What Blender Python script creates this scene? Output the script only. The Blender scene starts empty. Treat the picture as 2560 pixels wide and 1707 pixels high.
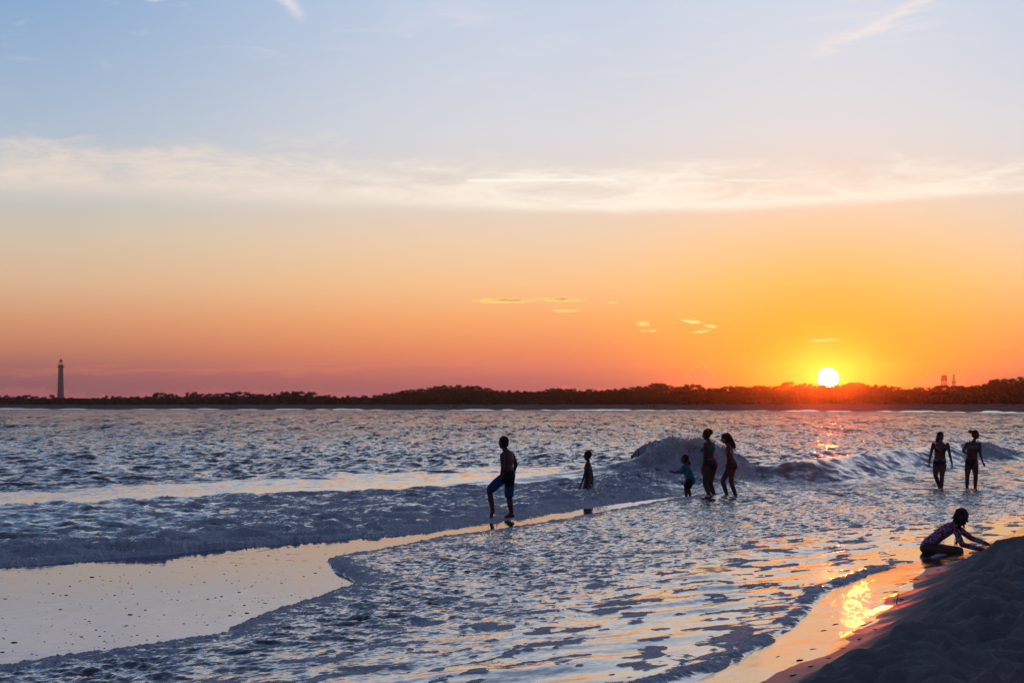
import bpy, bmesh, math, random
import numpy as np
from mathutils import Vector, Matrix

random.seed(7)
SC = bpy.context.scene
COL = SC.collection
R = math.radians

# ------------------------------------------------------------------ camera
F = 5400.0                       # focal length in photo pixels (2560 wide)
HORIZON = 1012.0                 # photo row of the horizon
CAM_H = 2.2                      # lens height above the water
PITCH = math.atan((HORIZON - 853.5) / F)
cam_d = bpy.data.cameras.new('camera')
cam = bpy.data.objects.new('camera', cam_d)
COL.objects.link(cam)
cam_d.sensor_width = 36.0
cam_d.lens = 36.0 * F / 2560.0
cam_d.clip_start = 0.2
cam_d.clip_end = 30000
cam.location = (0, 0, CAM_H)
cam.rotation_euler = (R(90) + PITCH, 0, 0)
SC.camera = cam


def ray(px, py):
    cx, cz = (px - 1280.0) / F, (853.5 - py) / F
    return Vector((cx, math.cos(PITCH) - cz * math.sin(PITCH), math.sin(PITCH) + cz * math.cos(PITCH)))


def on_z(px, py, z=0.0):
    d = ray(px, py)
    t = (z - CAM_H) / d.z
    return Vector((d.x * t, d.y * t, z))


def at_y(px, py, Y):
    d = ray(px, py)
    t = Y / d.y
    return Vector((d.x * t, Y, CAM_H + d.z * t))


def srgb(r, g, b):
    def f(v):
        v = v / 255.0
        return v / 12.92 if v <= 0.04045 else ((v + 0.055) / 1.055) ** 2.4
    return (f(r), f(g), f(b), 1.0)


# ------------------------------------------------------------------ node expressions
class NX:
    """scalar socket with arithmetic that builds Math nodes"""
    tree = None

    def __init__(self, s): self.s = s

    @staticmethod
    def math(op, a, b=None, c=None, clamp=False):
        n = NX.tree.nodes.new('ShaderNodeMath'); n.operation = op; n.use_clamp = clamp
        for i, v in enumerate((a, b, c)):
            if v is None: continue
            if isinstance(v, NX): NX.tree.links.new(v.s, n.inputs[i])
            else: n.inputs[i].default_value = v
        return NX(n.outputs[0])

    def __add__(s, o): return NX.math('ADD', s, o)
    __radd__ = __add__
    def __sub__(s, o): return NX.math('SUBTRACT', s, o)
    def __rsub__(s, o): return NX.math('SUBTRACT', o, s)
    def __mul__(s, o): return NX.math('MULTIPLY', s, o)
    __rmul__ = __mul__
    def __truediv__(s, o): return NX.math('DIVIDE', s, o)
    def __pow__(s, o): return NX.math('POWER', s, o)


def nabs(a): return NX.math('ABSOLUTE', a)
def nsat(a): return NX.math('ADD', a, 0.0, clamp=True)
def nmax(a, b): return NX.math('MAXIMUM', a, b)
def nmin(a, b): return NX.math('MINIMUM', a, b)
def nexp(a): return NX.math('EXPONENT', a)


def nstep(lo, hi, x):
    """smoothstep; lo / hi may be sockets; hi < lo gives a falling step"""
    n = NX.tree.nodes.new('ShaderNodeMapRange'); n.interpolation_type = 'SMOOTHSTEP'
    rev = not isinstance(lo, NX) and not isinstance(hi, NX) and hi < lo
    if rev: lo, hi = hi, lo
    for i, v in ((0, x), (1, lo), (2, hi)):
        if isinstance(v, NX): NX.tree.links.new(v.s, n.inputs[i])
        else: n.inputs[i].default_value = v
    n.inputs[3].default_value, n.inputs[4].default_value = (1.0, 0.0) if rev else (0.0, 1.0)
    return NX(n.outputs[0])


def nvec(x, y, z=0.0):
    n = NX.tree.nodes.new('ShaderNodeCombineXYZ')
    for i, v in enumerate((x, y, z)):
        if isinstance(v, NX): NX.tree.links.new(v.s, n.inputs[i])
        else: n.inputs[i].default_value = v
    return n.outputs[0]


def nnoise(vec, scale=1.0, detail=4.0, rough=0.55, dist=0.0):
    n = NX.tree.nodes.new('ShaderNodeTexNoise')
    NX.tree.links.new(vec, n.inputs['Vector'])
    n.inputs['Scale'].default_value = scale; n.inputs['Detail'].default_value = detail
    n.inputs['Roughness'].default_value = rough; n.inputs['Distortion'].default_value = dist
    return NX(n.outputs['Fac'])


def cmix(a, b, f, mode='MIX'):
    n = NX.tree.nodes.new('ShaderNodeMix'); n.data_type = 'RGBA'; n.blend_type = mode
    n.clamp_factor = True
    for i, v in ((6, a), (7, b)):
        if isinstance(v, tuple): n.inputs[i].default_value = v
        else: NX.tree.links.new(v, n.inputs[i])
    if isinstance(f, NX): NX.tree.links.new(f.s, n.inputs[0])
    else: n.inputs[0].default_value = f
    return n.outputs[2]


def ramp(fac, stops, interp='LINEAR'):
    n = NX.tree.nodes.new('ShaderNodeValToRGB'); n.color_ramp.interpolation = interp
    el = n.color_ramp.elements
    while len(el) < len(stops): el.new(0.5)
    for e, (p, c) in zip(el, sorted(stops, key=lambda q: q[0])):
        e.position = p; e.color = c
    NX.tree.links.new(fac.s, n.inputs[0])
    return n.outputs[0]


# ------------------------------------------------------------------ world: sunset sky
sd = ray(2070, 945).normalized()
SUN_EL = math.degrees(math.asin(sd.z)); SUN_AZ = math.degrees(math.atan2(sd.x, sd.y))
PPD = F * math.pi / 180.0        # photo pixels per degree

world = bpy.data.worlds.new('World'); SC.world = world; world.use_nodes = True
wt = world.node_tree; wt.nodes.clear(); NX.tree = wt
tc = wt.nodes.new('ShaderNodeTexCoord')
sp = wt.nodes.new('ShaderNodeSeparateXYZ'); wt.links.new(tc.outputs['Generated'], sp.inputs[0])
dx, dy, dz = (NX(o) for o in sp.outputs)
elev = NX.math('ARCSINE', dz) * 57.29578
azim = NX.math('ARCTAN2', dx, dy) * 57.29578
pos = NX.math('SQRT', nsat(elev / 90.0))
dsun = nabs(azim - SUN_AZ)


def stops(lst): return [(math.sqrt(max(e, 0) / 90.0), srgb(*c)) for e, c in lst]


sky_sun = ramp(pos, stops([(0, (215, 95, 50)), (0.7, (226, 145, 46)), (1.4, (238, 174, 52)), (2.2, (249, 190, 76)), (3.2, (253, 204, 112)),
                           (4.2, (249, 210, 156)), (5.2, (242, 216, 190)), (7.2, (226, 222, 222)), (10.8, (206, 216, 232)), (15, (164, 180, 206)),
                           (22, (120, 136, 170)), (35, (88, 101, 134)), (60, (62, 74, 105)), (90, (53, 64, 92))]))
sky_mid = ramp(pos, stops([(0, (160, 92, 104)), (0.5, (172, 95, 102)), (0.85, (200, 112, 100)), (1.4, (226, 134, 96)), (2.2, (242, 165, 106)),
                           (3.2, (243, 193, 142)), (4.2, (236, 205, 172)), (5.2, (226, 210, 196)), (7.2, (214, 216, 222)), (10.8, (193, 207, 228)), (15, (152, 170, 200)),
                           (22, (112, 130, 166)), (35, (84, 98, 131)), (60, (62, 74, 105)), (90, (53, 64, 92))]))
sky_left = ramp(pos, stops([(0, (116, 80, 94)), (0.6, (128, 86, 96)), (1.0, (156, 100, 98)), (1.5, (188, 124, 102)), (2.2, (208, 148, 114)),
                            (3.2, (214, 178, 146)), (4.2, (208, 190, 166)), (5.2, (192, 192, 188)), (7.2, (168, 186, 206)), (10.8, (130, 167, 207)), (15, (116, 144, 186)),
                            (22, (94, 116, 156)), (35, (79, 94, 127)), (60, (62, 74, 105)), (90, (53, 64, 92))]))
sky_back = ramp(pos, stops([(0, (66, 58, 84)), (5, (74, 66, 92)), (12, (72, 74, 102)), (25, (63, 71, 101)), (50, (56, 66, 95)), (90, (53, 64, 92))]))
sky = cmix(sky_sun, sky_mid, nstep(0.3, 7.5, dsun))
sky = cmix(sky, sky_left, nstep(7.0, 23.0, dsun))
sky = cmix(sky, sky_back, nstep(28.0, 115.0, dsun))

# thin high cirrus bank
wisp = nnoise(nvec(azim * 0.16 + elev * 0.05, elev * 0.85 - azim * 0.03, 3.1), 1.0, 6.0, 0.6, 0.7)
wisp2 = nnoise(nvec(azim * 0.5 + elev * 0.5, elev * 2.4 - azim * 0.16, 9.4), 1.0, 6.0, 0.62, 0.9)
low = 5.52 - 0.45 * nstep(-13, 4, azim) + 0.42 * nstep(5, 15, azim) + 0.30 * (wisp - 0.5)
upp = 7.0 - 0.75 * nstep(-13, 2, azim) + 1.9 * (wisp - 0.5) + 1.3 * (wisp2 - 0.5)
bank = nstep(low - 0.10 - 0.35 * nstep(2.0, -9.0, azim), low + 0.22 + 0.35 * nstep(2.0, -9.0, azim), elev) * (1.0 - nstep(upp - 0.75, upp + 0.35, elev))
bank = bank * nsat(0.58 + 1.7 * (wisp2 - 0.5) + 1.1 * (wisp - 0.5) + 0.45 * nstep(low + 0.6, low, elev))
bank = bank * (1.0 - nstep(60, 120, dsun))
bank_col = cmix(srgb(255, 248, 232), srgb(238, 220, 204), nstep(4, 20, dsun))
sky = cmix(sky, bank_col, bank * 0.86)


def AE(px, py): return (px - 1280.0) / PPD, (HORIZON - py) / PPD


def streak(p0, p1, w, soft_end=0.25, rag=0.0, bend=0.0):
    """thin cloud along a line between two photo points (directions in the sky)"""
    (a0, e0), (a1, e1) = AE(*p0), AE(*p1)
    L = math.hypot(a1 - a0, e1 - e0); ux, uy = (a1 - a0) / L, (e1 - e0) / L
    t = ((azim - a0) * ux + (elev - e0) * uy) / L
    v = (elev - e0) * ux - (azim - a0) * uy
    if bend: v = v - bend * (t * (1.0 - t))
    if rag: v = v + rag * (wisp2 - 0.5)
    return nexp(-1.0 * (v / w) ** 2.0) * nstep(0.0, soft_end, t) * nstep(1.0, 1.0 - soft_end, t)


def add_cloud(mask, col, k):
    global sky
    sky = cmix(sky, col, nsat(mask * k))


cream = srgb(252, 236, 226)
add_cloud(streak((1980, 165), (2400, -25), 0.17, 0.3, 0.9, -0.5) * nsat(0.35 + 1.3 * (wisp2 - 0.3)), cream, 0.85)
add_cloud(streak((1980, 80), (2500, 60), 0.9, 0.4, 1.5) * nsat(2.6 * (wisp2 - 0.42)), srgb(232, 228, 234), 0.5)
add_cloud(streak((640, -60), (765, 80), 0.16, 0.35, 0.5, 0.5), srgb(228, 222, 228), 0.75)
add_cloud(streak((360, 24), (445, 6), 0.06, 0.45, 0.2), srgb(238, 228, 226), 0.8)
add_cloud(streak((900, 40), (1330, 10), 0.5, 0.4, 1.6) * nsat(2.4 * (wisp - 0.36)), srgb(222, 220, 230), 0.6)
add_cloud(nstep(6.6, 9.0, elev) * nsat(3.0 * (wisp2 - 0.56)) * (1.0 - nstep(40, 80, dsun)), srgb(232, 226, 228), 0.4)
# contrails
add_cloud(streak((1158, 452), (1550, 451), 0.024, 0.06, 0.03), srgb(255, 253, 248), 0.95)
add_cloud(streak((1795, 454), (1945, 457), 0.014, 0.15), srgb(255, 254, 248), 0.9)
# small low clouds, gilded
gold = srgb(255, 222, 120)
fray = nnoise(nvec(azim * 3.2 + elev * 2.0, elev * 17.0 - azim * 1.2, 1.7), 1.0, 6.0, 0.65, 0.8)


def puff(px, py, w, h, col, k=0.9, core=None, slant=0.0):
    a0, e0 = AE(px, py)
    da, de = azim - a0, elev - e0
    if slant: de = de - da * slant
    q = (da / (w * 1.25 / PPD)) ** 2.0 + (de / (h * 1.25 / PPD)) ** 2.0
    add_cloud(nstep(0.0, 0.55, (0.62 - q) + 3.2 * (fray - 0.5)) * nstep(1.6, 0.8, q), col, k)
    if core:
        q2 = ((da - 0.1) / (w * 0.8 / PPD)) ** 2.0 + ((de - 0.014) / (h * 0.7 / PPD)) ** 2.0
        add_cloud(nstep(0.0, 0.6, (0.45 - q2) + 3.0 * (fray - 0.48)) * nstep(1.4, 0.8, q2), core, 0.85)


brown = srgb(214, 142, 104)
puff(1262, 752, 95, 7, gold, 0.8, brown)
puff(1398, 749, 66, 7, gold, 0.85, brown)
puff(1412, 777, 36, 4, gold, 0.8)
puff(1530, 756, 14, 3, gold, 0.7)
puff(1608, 810, 20, 7, gold, 0.85)
puff(1630, 826, 30, 5, gold, 0.85)
puff(1728, 804, 30, 5, srgb(255, 238, 150), 0.95, None, -0.10)
puff(1776, 817, 22, 5, srgb(255, 238, 150), 0.95, None, -0.2)
puff(1748, 830, 26, 4, srgb(255, 238, 150), 0.9, None, 0.12)
puff(2052, 853, 40, 6, srgb(255, 250, 200), 1.0, None, 0.03)
puff(2300, 860, 16, 3, srgb(255, 205, 110), 0.5)
puff(2490, 870, 40, 3, srgb(255, 190, 110), 0.5)
# haze veil and far cumulus heads on the horizon
veil = nnoise(nvec(azim * 0.35, elev * 5.0, 5.0), 1.0, 4.0, 0.6, 0.3)
add_cloud(nstep(1.15, 0.45, elev + 0.9 * (veil - 0.5)) * (1.0 - nstep(40, 80, dsun)) * nstep(1.0, 5.0, dsun), srgb(150, 96, 108), 0.42)
add_cloud(streak((-100, 935), (1050, 915), 0.10, 0.2, 0.8) * nsat(2.5 * (veil - 0.35)), srgb(228, 130, 100), 0.5)
rs = NX.math('SQRT', (azim - SUN_AZ) ** 2.0 + (elev - SUN_EL) ** 2.0)
glow = nexp(-1.0 * rs / 1.7) * 0.55
sky = cmix(sky, srgb(165, 100, 0), nsat(glow * 2.0))
head = nnoise(nvec(azim * 0.42, 0.0, 2.3), 1.0, 5.0, 0.58)
bumps = nnoise(nvec(azim * 2.6, elev * 2.6, 4.1), 1.0, 5.0, 0.62, 0.5)
ch = 0.10 + 1.15 * (head - 0.30) + 0.62 * (bumps - 0.5)
ca = 0.55 * nexp(-1.0 * ((azim - AE(1750, 0)[0]) / 0.62) ** 2.0) + 0.45 * nexp(-1.0 * ((azim - AE(2345, 0)[0]) / 0.9) ** 2.0)
ch = ch + ca
edge = elev - ch
cum = nstep(0.03, -0.05, edge) * (1.0 - nstep(25, 60, dsun))
cum_fade = 0.10 + 0.75 * nstep(0.6, 2.6, dsun)
rim = nexp(-1.0 * (edge / 0.022) ** 2.0) * nstep(0.42, 0.6, bumps) * nstep(7.0, 1.0, dsun) * (1.0 - nstep(25, 60, dsun))
add_cloud(cum * cum_fade, cmix(srgb(250, 125, 92), srgb(168, 98, 108), nstep(2.0, 10.0, dsun)), 0.72)
add_cloud(rim, srgb(255, 184, 70), 0.65)

# aureole and the disc itself
disc = nstep(0.285, 0.25, rs)
halo = nexp(-1.0 * rs / 0.16)
hot = wt.nodes.new('ShaderNodeVectorMath'); hot.operation = 'SCALE'; hot.inputs[0].default_value = (1.0, 0.74, 0.30)
wt.links.new((disc * 26.0 + halo * 0.35).s, hot.inputs['Scale'])
sumv = wt.nodes.new('ShaderNodeVectorMath'); sumv.operation = 'ADD'
wt.links.new(sky, sumv.inputs[0]); wt.links.new(hot.outputs[0], sumv.inputs[1])
# physical sky underneath, for the parts of the dome away from the sunset
nish = wt.nodes.new('ShaderNodeTexSky'); nish.sky_type = 'NISHITA'; nish.sun_disc = False
nish.sun_elevation = R(SUN_EL); nish.sun_rotation = R(SUN_AZ); nish.altitude = 0
nsc = wt.nodes.new('ShaderNodeVectorMath'); nsc.operation = 'SCALE'; nsc.inputs['Scale'].default_value = 0.006
wt.links.new(nish.outputs[0], nsc.inputs[0])
sum2 = wt.nodes.new('ShaderNodeVectorMath'); sum2.operation = 'ADD'
wt.links.new(sumv.outputs[0], sum2.inputs[0]); wt.links.new(nsc.outputs[0], sum2.inputs[1])
bg = wt.nodes.new('ShaderNodeBackground'); bg.inputs['Strength'].default_value = 1.0
wo = wt.nodes.new('ShaderNodeOutputWorld')
wt.links.new(sum2.outputs[0], bg.inputs[0]); wt.links.new(bg.outputs[0], wo.inputs[0])
world.cycles.sampling_method = 'MANUAL'; world.cycles.sample_map_resolution = 2048

# ------------------------------------------------------------------ sun lamp
sun_d = bpy.data.lights.new('sun', 'SUN'); sun_d.energy = 0.3; sun_d.angle = R(0.53); sun_d.color = (1.0, 0.075, 0.006)
sun = bpy.data.objects.new('sun', sun_d); COL.objects.link(sun)
sun.rotation_euler = sd.to_track_quat('Z', 'Y').to_euler()
sun.location = (60, 300, 60)

# ------------------------------------------------------------------ exposure, render
SC.view_settings.view_transform = 'Standard'; SC.view_settings.look = 'None'
SC.view_settings.exposure = 0.0; SC.view_settings.gamma = 1.0; SC.view_settings.use_curve_mapping = False
SC.render.engine = 'CYCLES'
SC.cycles.use_denoising = True
SC.cycles.max_bounces = 6; SC.cycles.diffuse_bounces = 2; SC.cycles.glossy_bounces = 3; SC.cycles.volume_bounces = 0
SC.cycles.transparent_max_bounces = 6; SC.cycles.sample_clamp_indirect = 6.0; SC.cycles.sample_clamp_direct = 0.0
SC.cycles.caustics_reflective = False; SC.cycles.caustics_refractive = False

# ------------------------------------------------------------------ numpy noise
_rng = np.random.RandomState(11)
_perm = _rng.permutation(256).astype(np.int32); _perm = np.concatenate([_perm, _perm])
_ang = _rng.rand(256).astype(np.float32) * 2 * np.pi
_gx, _gy = np.cos(_ang), np.sin(_ang)


def pnoise(x, y, seed=0):
    x = x.astype(np.float32) + seed * 17.31; y = y.astype(np.float32) + seed * 9.73
    x0 = np.floor(x); y0 = np.floor(y)
    fx, fy = x - x0, y - y0
    xi, yi = x0.astype(np.int32) & 255, y0.astype(np.int32) & 255
    u = fx * fx * fx * (fx * (fx * 6 - 15) + 10); v = fy * fy * fy * (fy * (fy * 6 - 15) + 10)

    def g(ix, iy, ax, ay):
        h = _perm[(_perm[ix & 255] + iy) & 511 & 255]
        return _gx[h] * ax + _gy[h] * ay
    a = g(xi, yi, fx, fy); b = g(xi + 1, yi, fx - 1, fy)
    c = g(xi, yi + 1, fx, fy - 1); d = g(xi + 1, yi + 1, fx - 1, fy - 1)
    return ((a + u * (b - a)) + v * ((c + u * (d - c)) - (a + u * (b - a)))) * 1.5


def fbm(x, y, octv=4, seed=0, gain=0.5):
    s = 0; a = 1.0; f = 1.0; t = 0
    for i in range(octv):
        s = s + a * pnoise(x * f, y * f, seed + i * 3); t += a; a *= gain; f *= 2.03
    return s / t


def sstep(a, b, x):
    t = np.clip((x - a) / (b - a), 0, 1); return t * t * (3 - 2 * t)


def sdist(X, Y, pts, extra=None):
    """signed distance to an open polyline (positive on the left of its direction); extra = value carried along it"""
    best = np.full(X.shape, 1e9, np.float32); sign = np.ones(X.shape, np.float32)
    ex = np.zeros(X.shape, np.float32)
    for i in range(len(pts) - 1):
        ax, ay = pts[i][0], pts[i][1]; bx, by = pts[i + 1][0], pts[i + 1][1]
        vx, vy = bx - ax, by - ay; L2 = vx * vx + vy * vy
        t = ((X - ax) * vx + (Y - ay) * vy) / L2
        tc_ = np.clip(t, 0, 1)
        d = np.hypot(X - ax - tc_ * vx, Y - ay - tc_ * vy)
        cr = vx * (Y - ay) - vy * (X - ax)
        m = d < best - 1e-5
        best = np.where(m, d, best); sign = np.where(m, np.where(cr >= 0, 1, -1), sign)
        if extra is not None: ex = np.where(m, extra[i] + tc_ * (extra[i + 1] - extra[i]), ex)
    return (best * sign, ex) if extra is not None else best * sign


def inside(X, Y, pts):
    r = np.zeros(X.shape, bool); n = len(pts)
    for i in range(n):
        ax, ay = pts[i][0], pts[i][1]; bx, by = pts[(i + 1) % n][0], pts[(i + 1) % n][1]
        if ay == by: continue
        c = ((ay > Y) != (by > Y)) & (X < (bx - ax) * (Y - ay) / (by - ay) + ax)
        r ^= c
    return r


def W(pts, z=0.0): return [tuple(on_z(p[0], p[1], z)[:2]) for p in pts]


# ------------------------------------------------------------------ mesh helpers
def link(name, me, mat=None, parent=None, smooth=True):
    o = bpy.data.objects.new(name, me); COL.objects.link(o)
    if mat is not None and len(me.materials) == 0: me.materials.append(mat)
    if parent is not None: o.parent = parent
    if smooth and len(me.polygons): me.polygons.foreach_set('use_smooth', np.ones(len(me.polygons), bool))
    return o


def np_mesh(name, verts, faces):
    """verts (n,3), faces (m,k) arrays"""
    me = bpy.data.meshes.new(name)
    verts = np.asarray(verts, np.float32); faces = np.asarray(faces, np.int32); m, k = faces.shape
    me.vertices.add(len(verts)); me.vertices.foreach_set('co', verts.ravel())
    me.loops.add(m * k); me.loops.foreach_set('vertex_index', faces.ravel())
    me.polygons.add(m); me.polygons.foreach_set('loop_start', np.arange(0, m * k, k, dtype=np.int32))
    me.update(calc_edges=True)
    return me


def grid_mesh(name, X, Y, Z, attrs=None):
    r, c = X.shape
    v = np.stack([X, Y, Z], -1).reshape(-1, 3)
    i = np.arange(r * c).reshape(r, c)
    f = np.stack([i[:-1, :-1], i[:-1, 1:], i[1:, 1:], i[1:, :-1]], -1).reshape(-1, 4)
    me = np_mesh(name, v, f)
    for k, a in (attrs or {}).items():
        at = me.attributes.new(k, 'FLOAT', 'POINT'); at.data.foreach_set('value', a.astype(np.float32).ravel())
    return me


def props(o, label=None, cat=None, group=None, kind=None):
    if label: o['label'] = label
    if cat: o['category'] = cat
    if group: o['group'] = group
    if kind: o['kind'] = kind
    return o


def empty(name, loc, rz=0.0):
    o = bpy.data.objects.new(name, None); COL.objects.link(o); o.location = loc; o.rotation_euler = (0, 0, rz)
    o.empty_display_size = 0.1
    return o


class MB:
    """collects simple solids for one mesh"""
    def __init__(self): self.v = []; self.f = []

    def add(self, v, f):
        n = len(self.v); self.v += [tuple(p) for p in v]; self.f += [tuple(i + n for i in q) for q in f]

    def tube(self, pts, rad, seg=8, caps=True):
        """tube through points with a radius at each"""
        pts = [Vector(p) for p in pts]; rings = []
        t0 = None
        for i, p in enumerate(pts):
            t = (pts[min(i + 1, len(pts) - 1)] - pts[max(i - 1, 0)]).normalized()
            ref = Vector((0, 0, 1)) if abs(t.z) < 0.9 else Vector((0, 1, 0))
            a = t.cross(ref).normalized(); b = t.cross(a)
            rings.append([p + (a * math.cos(2 * math.pi * k / seg) + b * math.sin(2 * math.pi * k / seg)) * rad[i] for k in range(seg)])
        v = [q for r_ in rings for q in r_]; f = []
        for i in range(len(pts) - 1):
            for k in range(seg):
                f.append((i * seg + k, i * seg + (k + 1) % seg, (i + 1) * seg + (k + 1) % seg, (i + 1) * seg + k))
        if caps:
            f.append(tuple(range(seg - 1, -1, -1))); f.append(tuple(range((len(pts) - 1) * seg, len(pts) * seg)))
        self.add(v, f); return self

    def lathe(self, prof, seg=24, c=(0, 0, 0)):
        v = []; f = []
        for r_, z in prof:
            v += [(c[0] + r_ * math.cos(2 * math.pi * k / seg), c[1] + r_ * math.sin(2 * math.pi * k / seg), c[2] + z) for k in range(seg)]
        for i in range(len(prof) - 1):
            for k in range(seg):
                f.append((i * seg + k, i * seg + (k + 1) % seg, (i + 1) * seg + (k + 1) % seg, (i + 1) * seg + k))
        f.append(tuple(range(seg - 1, -1, -1))); f.append(tuple(range((len(prof) - 1) * seg, len(prof) * seg)))
        self.add(v, f); return self

    def box(self, c, s):
        x, y, z = c; a, b, d = (q / 2 for q in s)
        v = [(x + i * a, y + j * b, z + k * d) for i in (-1, 1) for j in (-1, 1) for k in (-1, 1)]
        self.add(v, [(0, 1, 3, 2), (4, 6, 7, 5), (0, 4, 5, 1), (2, 3, 7, 6), (0, 2, 6, 4), (1, 5, 7, 3)]); return self

    def mesh(self, name):
        me = bpy.data.meshes.new(name); me.from_pydata(self.v, [], self.f); me.update(); return me

    def build(self, name, mat, parent=None, smooth=True): return link(name, self.mesh(name), mat, parent, smooth)


# ------------------------------------------------------------------ materials
def new_mat(name):
    m = bpy.data.materials.new(name); m.use_nodes = True; t = m.node_tree; t.nodes.clear(); NX.tree = t
    return m, t


def node(t, kind, **kw):
    n = t.nodes.new(kind)
    for k, v in kw.items():
        if k in n.inputs.keys(): n.inputs[k].default_value = v
        else: setattr(n, k, v)
    return n


def out(t, s): t.links.new(s, t.nodes.new('ShaderNodeOutputMaterial').inputs[0])


def plain(name, col, rough=0.8, noise=0.0, scale=8.0, spec=0.4, bump=0.0, metal=0.0):
    m, t = new_mat(name)
    b = node(t, 'ShaderNodeBsdfPrincipled', Roughness=rough, Metallic=metal)
    b.inputs['Specular IOR Level'].default_value = spec
    co = t.nodes.new('ShaderNodeTexCoord')
    n = nnoise(co.outputs['Object'], scale, 5.0, 0.6)
    c = tuple(col) + (1.0,)
    dark = tuple(v * (1 - noise) for v in col) + (1.0,)
    t.links.new(cmix(dark, c, nstep(0.3, 0.7, n)), b.inputs['Base Color'])
    if bump:
        bp = node(t, 'ShaderNodeBump', Strength=bump, Distance=0.02); t.links.new(n.s, bp.inputs['Height']); t.links.new(bp.outputs[0], b.inputs['Normal'])
    out(t, b.outputs[0]); return m


def attr(t, name):
    n = t.nodes.new('ShaderNodeAttribute'); n.attribute_name = name; return NX(n.outputs['Fac'])


def wet_shader(t, base, rough, normal, power=0.62, ior=1.33, tint=None):
    """dark body under a reflecting film"""
    fr = node(t, 'ShaderNodeFresnel', IOR=ior)
    df = node(t, 'ShaderNodeBsdfDiffuse')
    gl = node(t, 'ShaderNodeBsdfGlossy'); gl.distribution = 'GGX'
    if isinstance(rough, NX): t.links.new(rough.s, gl.inputs['Roughness'])
    else: gl.inputs['Roughness'].default_value = rough
    if isinstance(base, tuple): df.inputs[0].default_value = base
    else: t.links.new(base, df.inputs[0])
    if tint is None: gl.inputs['Color'].default_value = (0.97, 0.97, 0.97, 1)
    else: t.links.new(tint, gl.inputs['Color'])
    for n in (fr, df, gl):
        if normal is not None: t.links.new(normal, n.inputs['Normal'])
    mx = t.nodes.new('ShaderNodeMixShader')
    fac = nsat(NX.math('POWER', NX(fr.outputs[0]), power))
    t.links.new(fac.s, mx.inputs[0]); t.links.new(df.outputs[0], mx.inputs[1]); t.links.new(gl.outputs[0], mx.inputs[2])
    return mx.outputs[0]


def mixs(t, fac, a, b):
    mx = t.nodes.new('ShaderNodeMixShader'); t.links.new(fac.s, mx.inputs[0]); t.links.new(a, mx.inputs[1]); t.links.new(b, mx.inputs[2])
    return mx.outputs[0]


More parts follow.
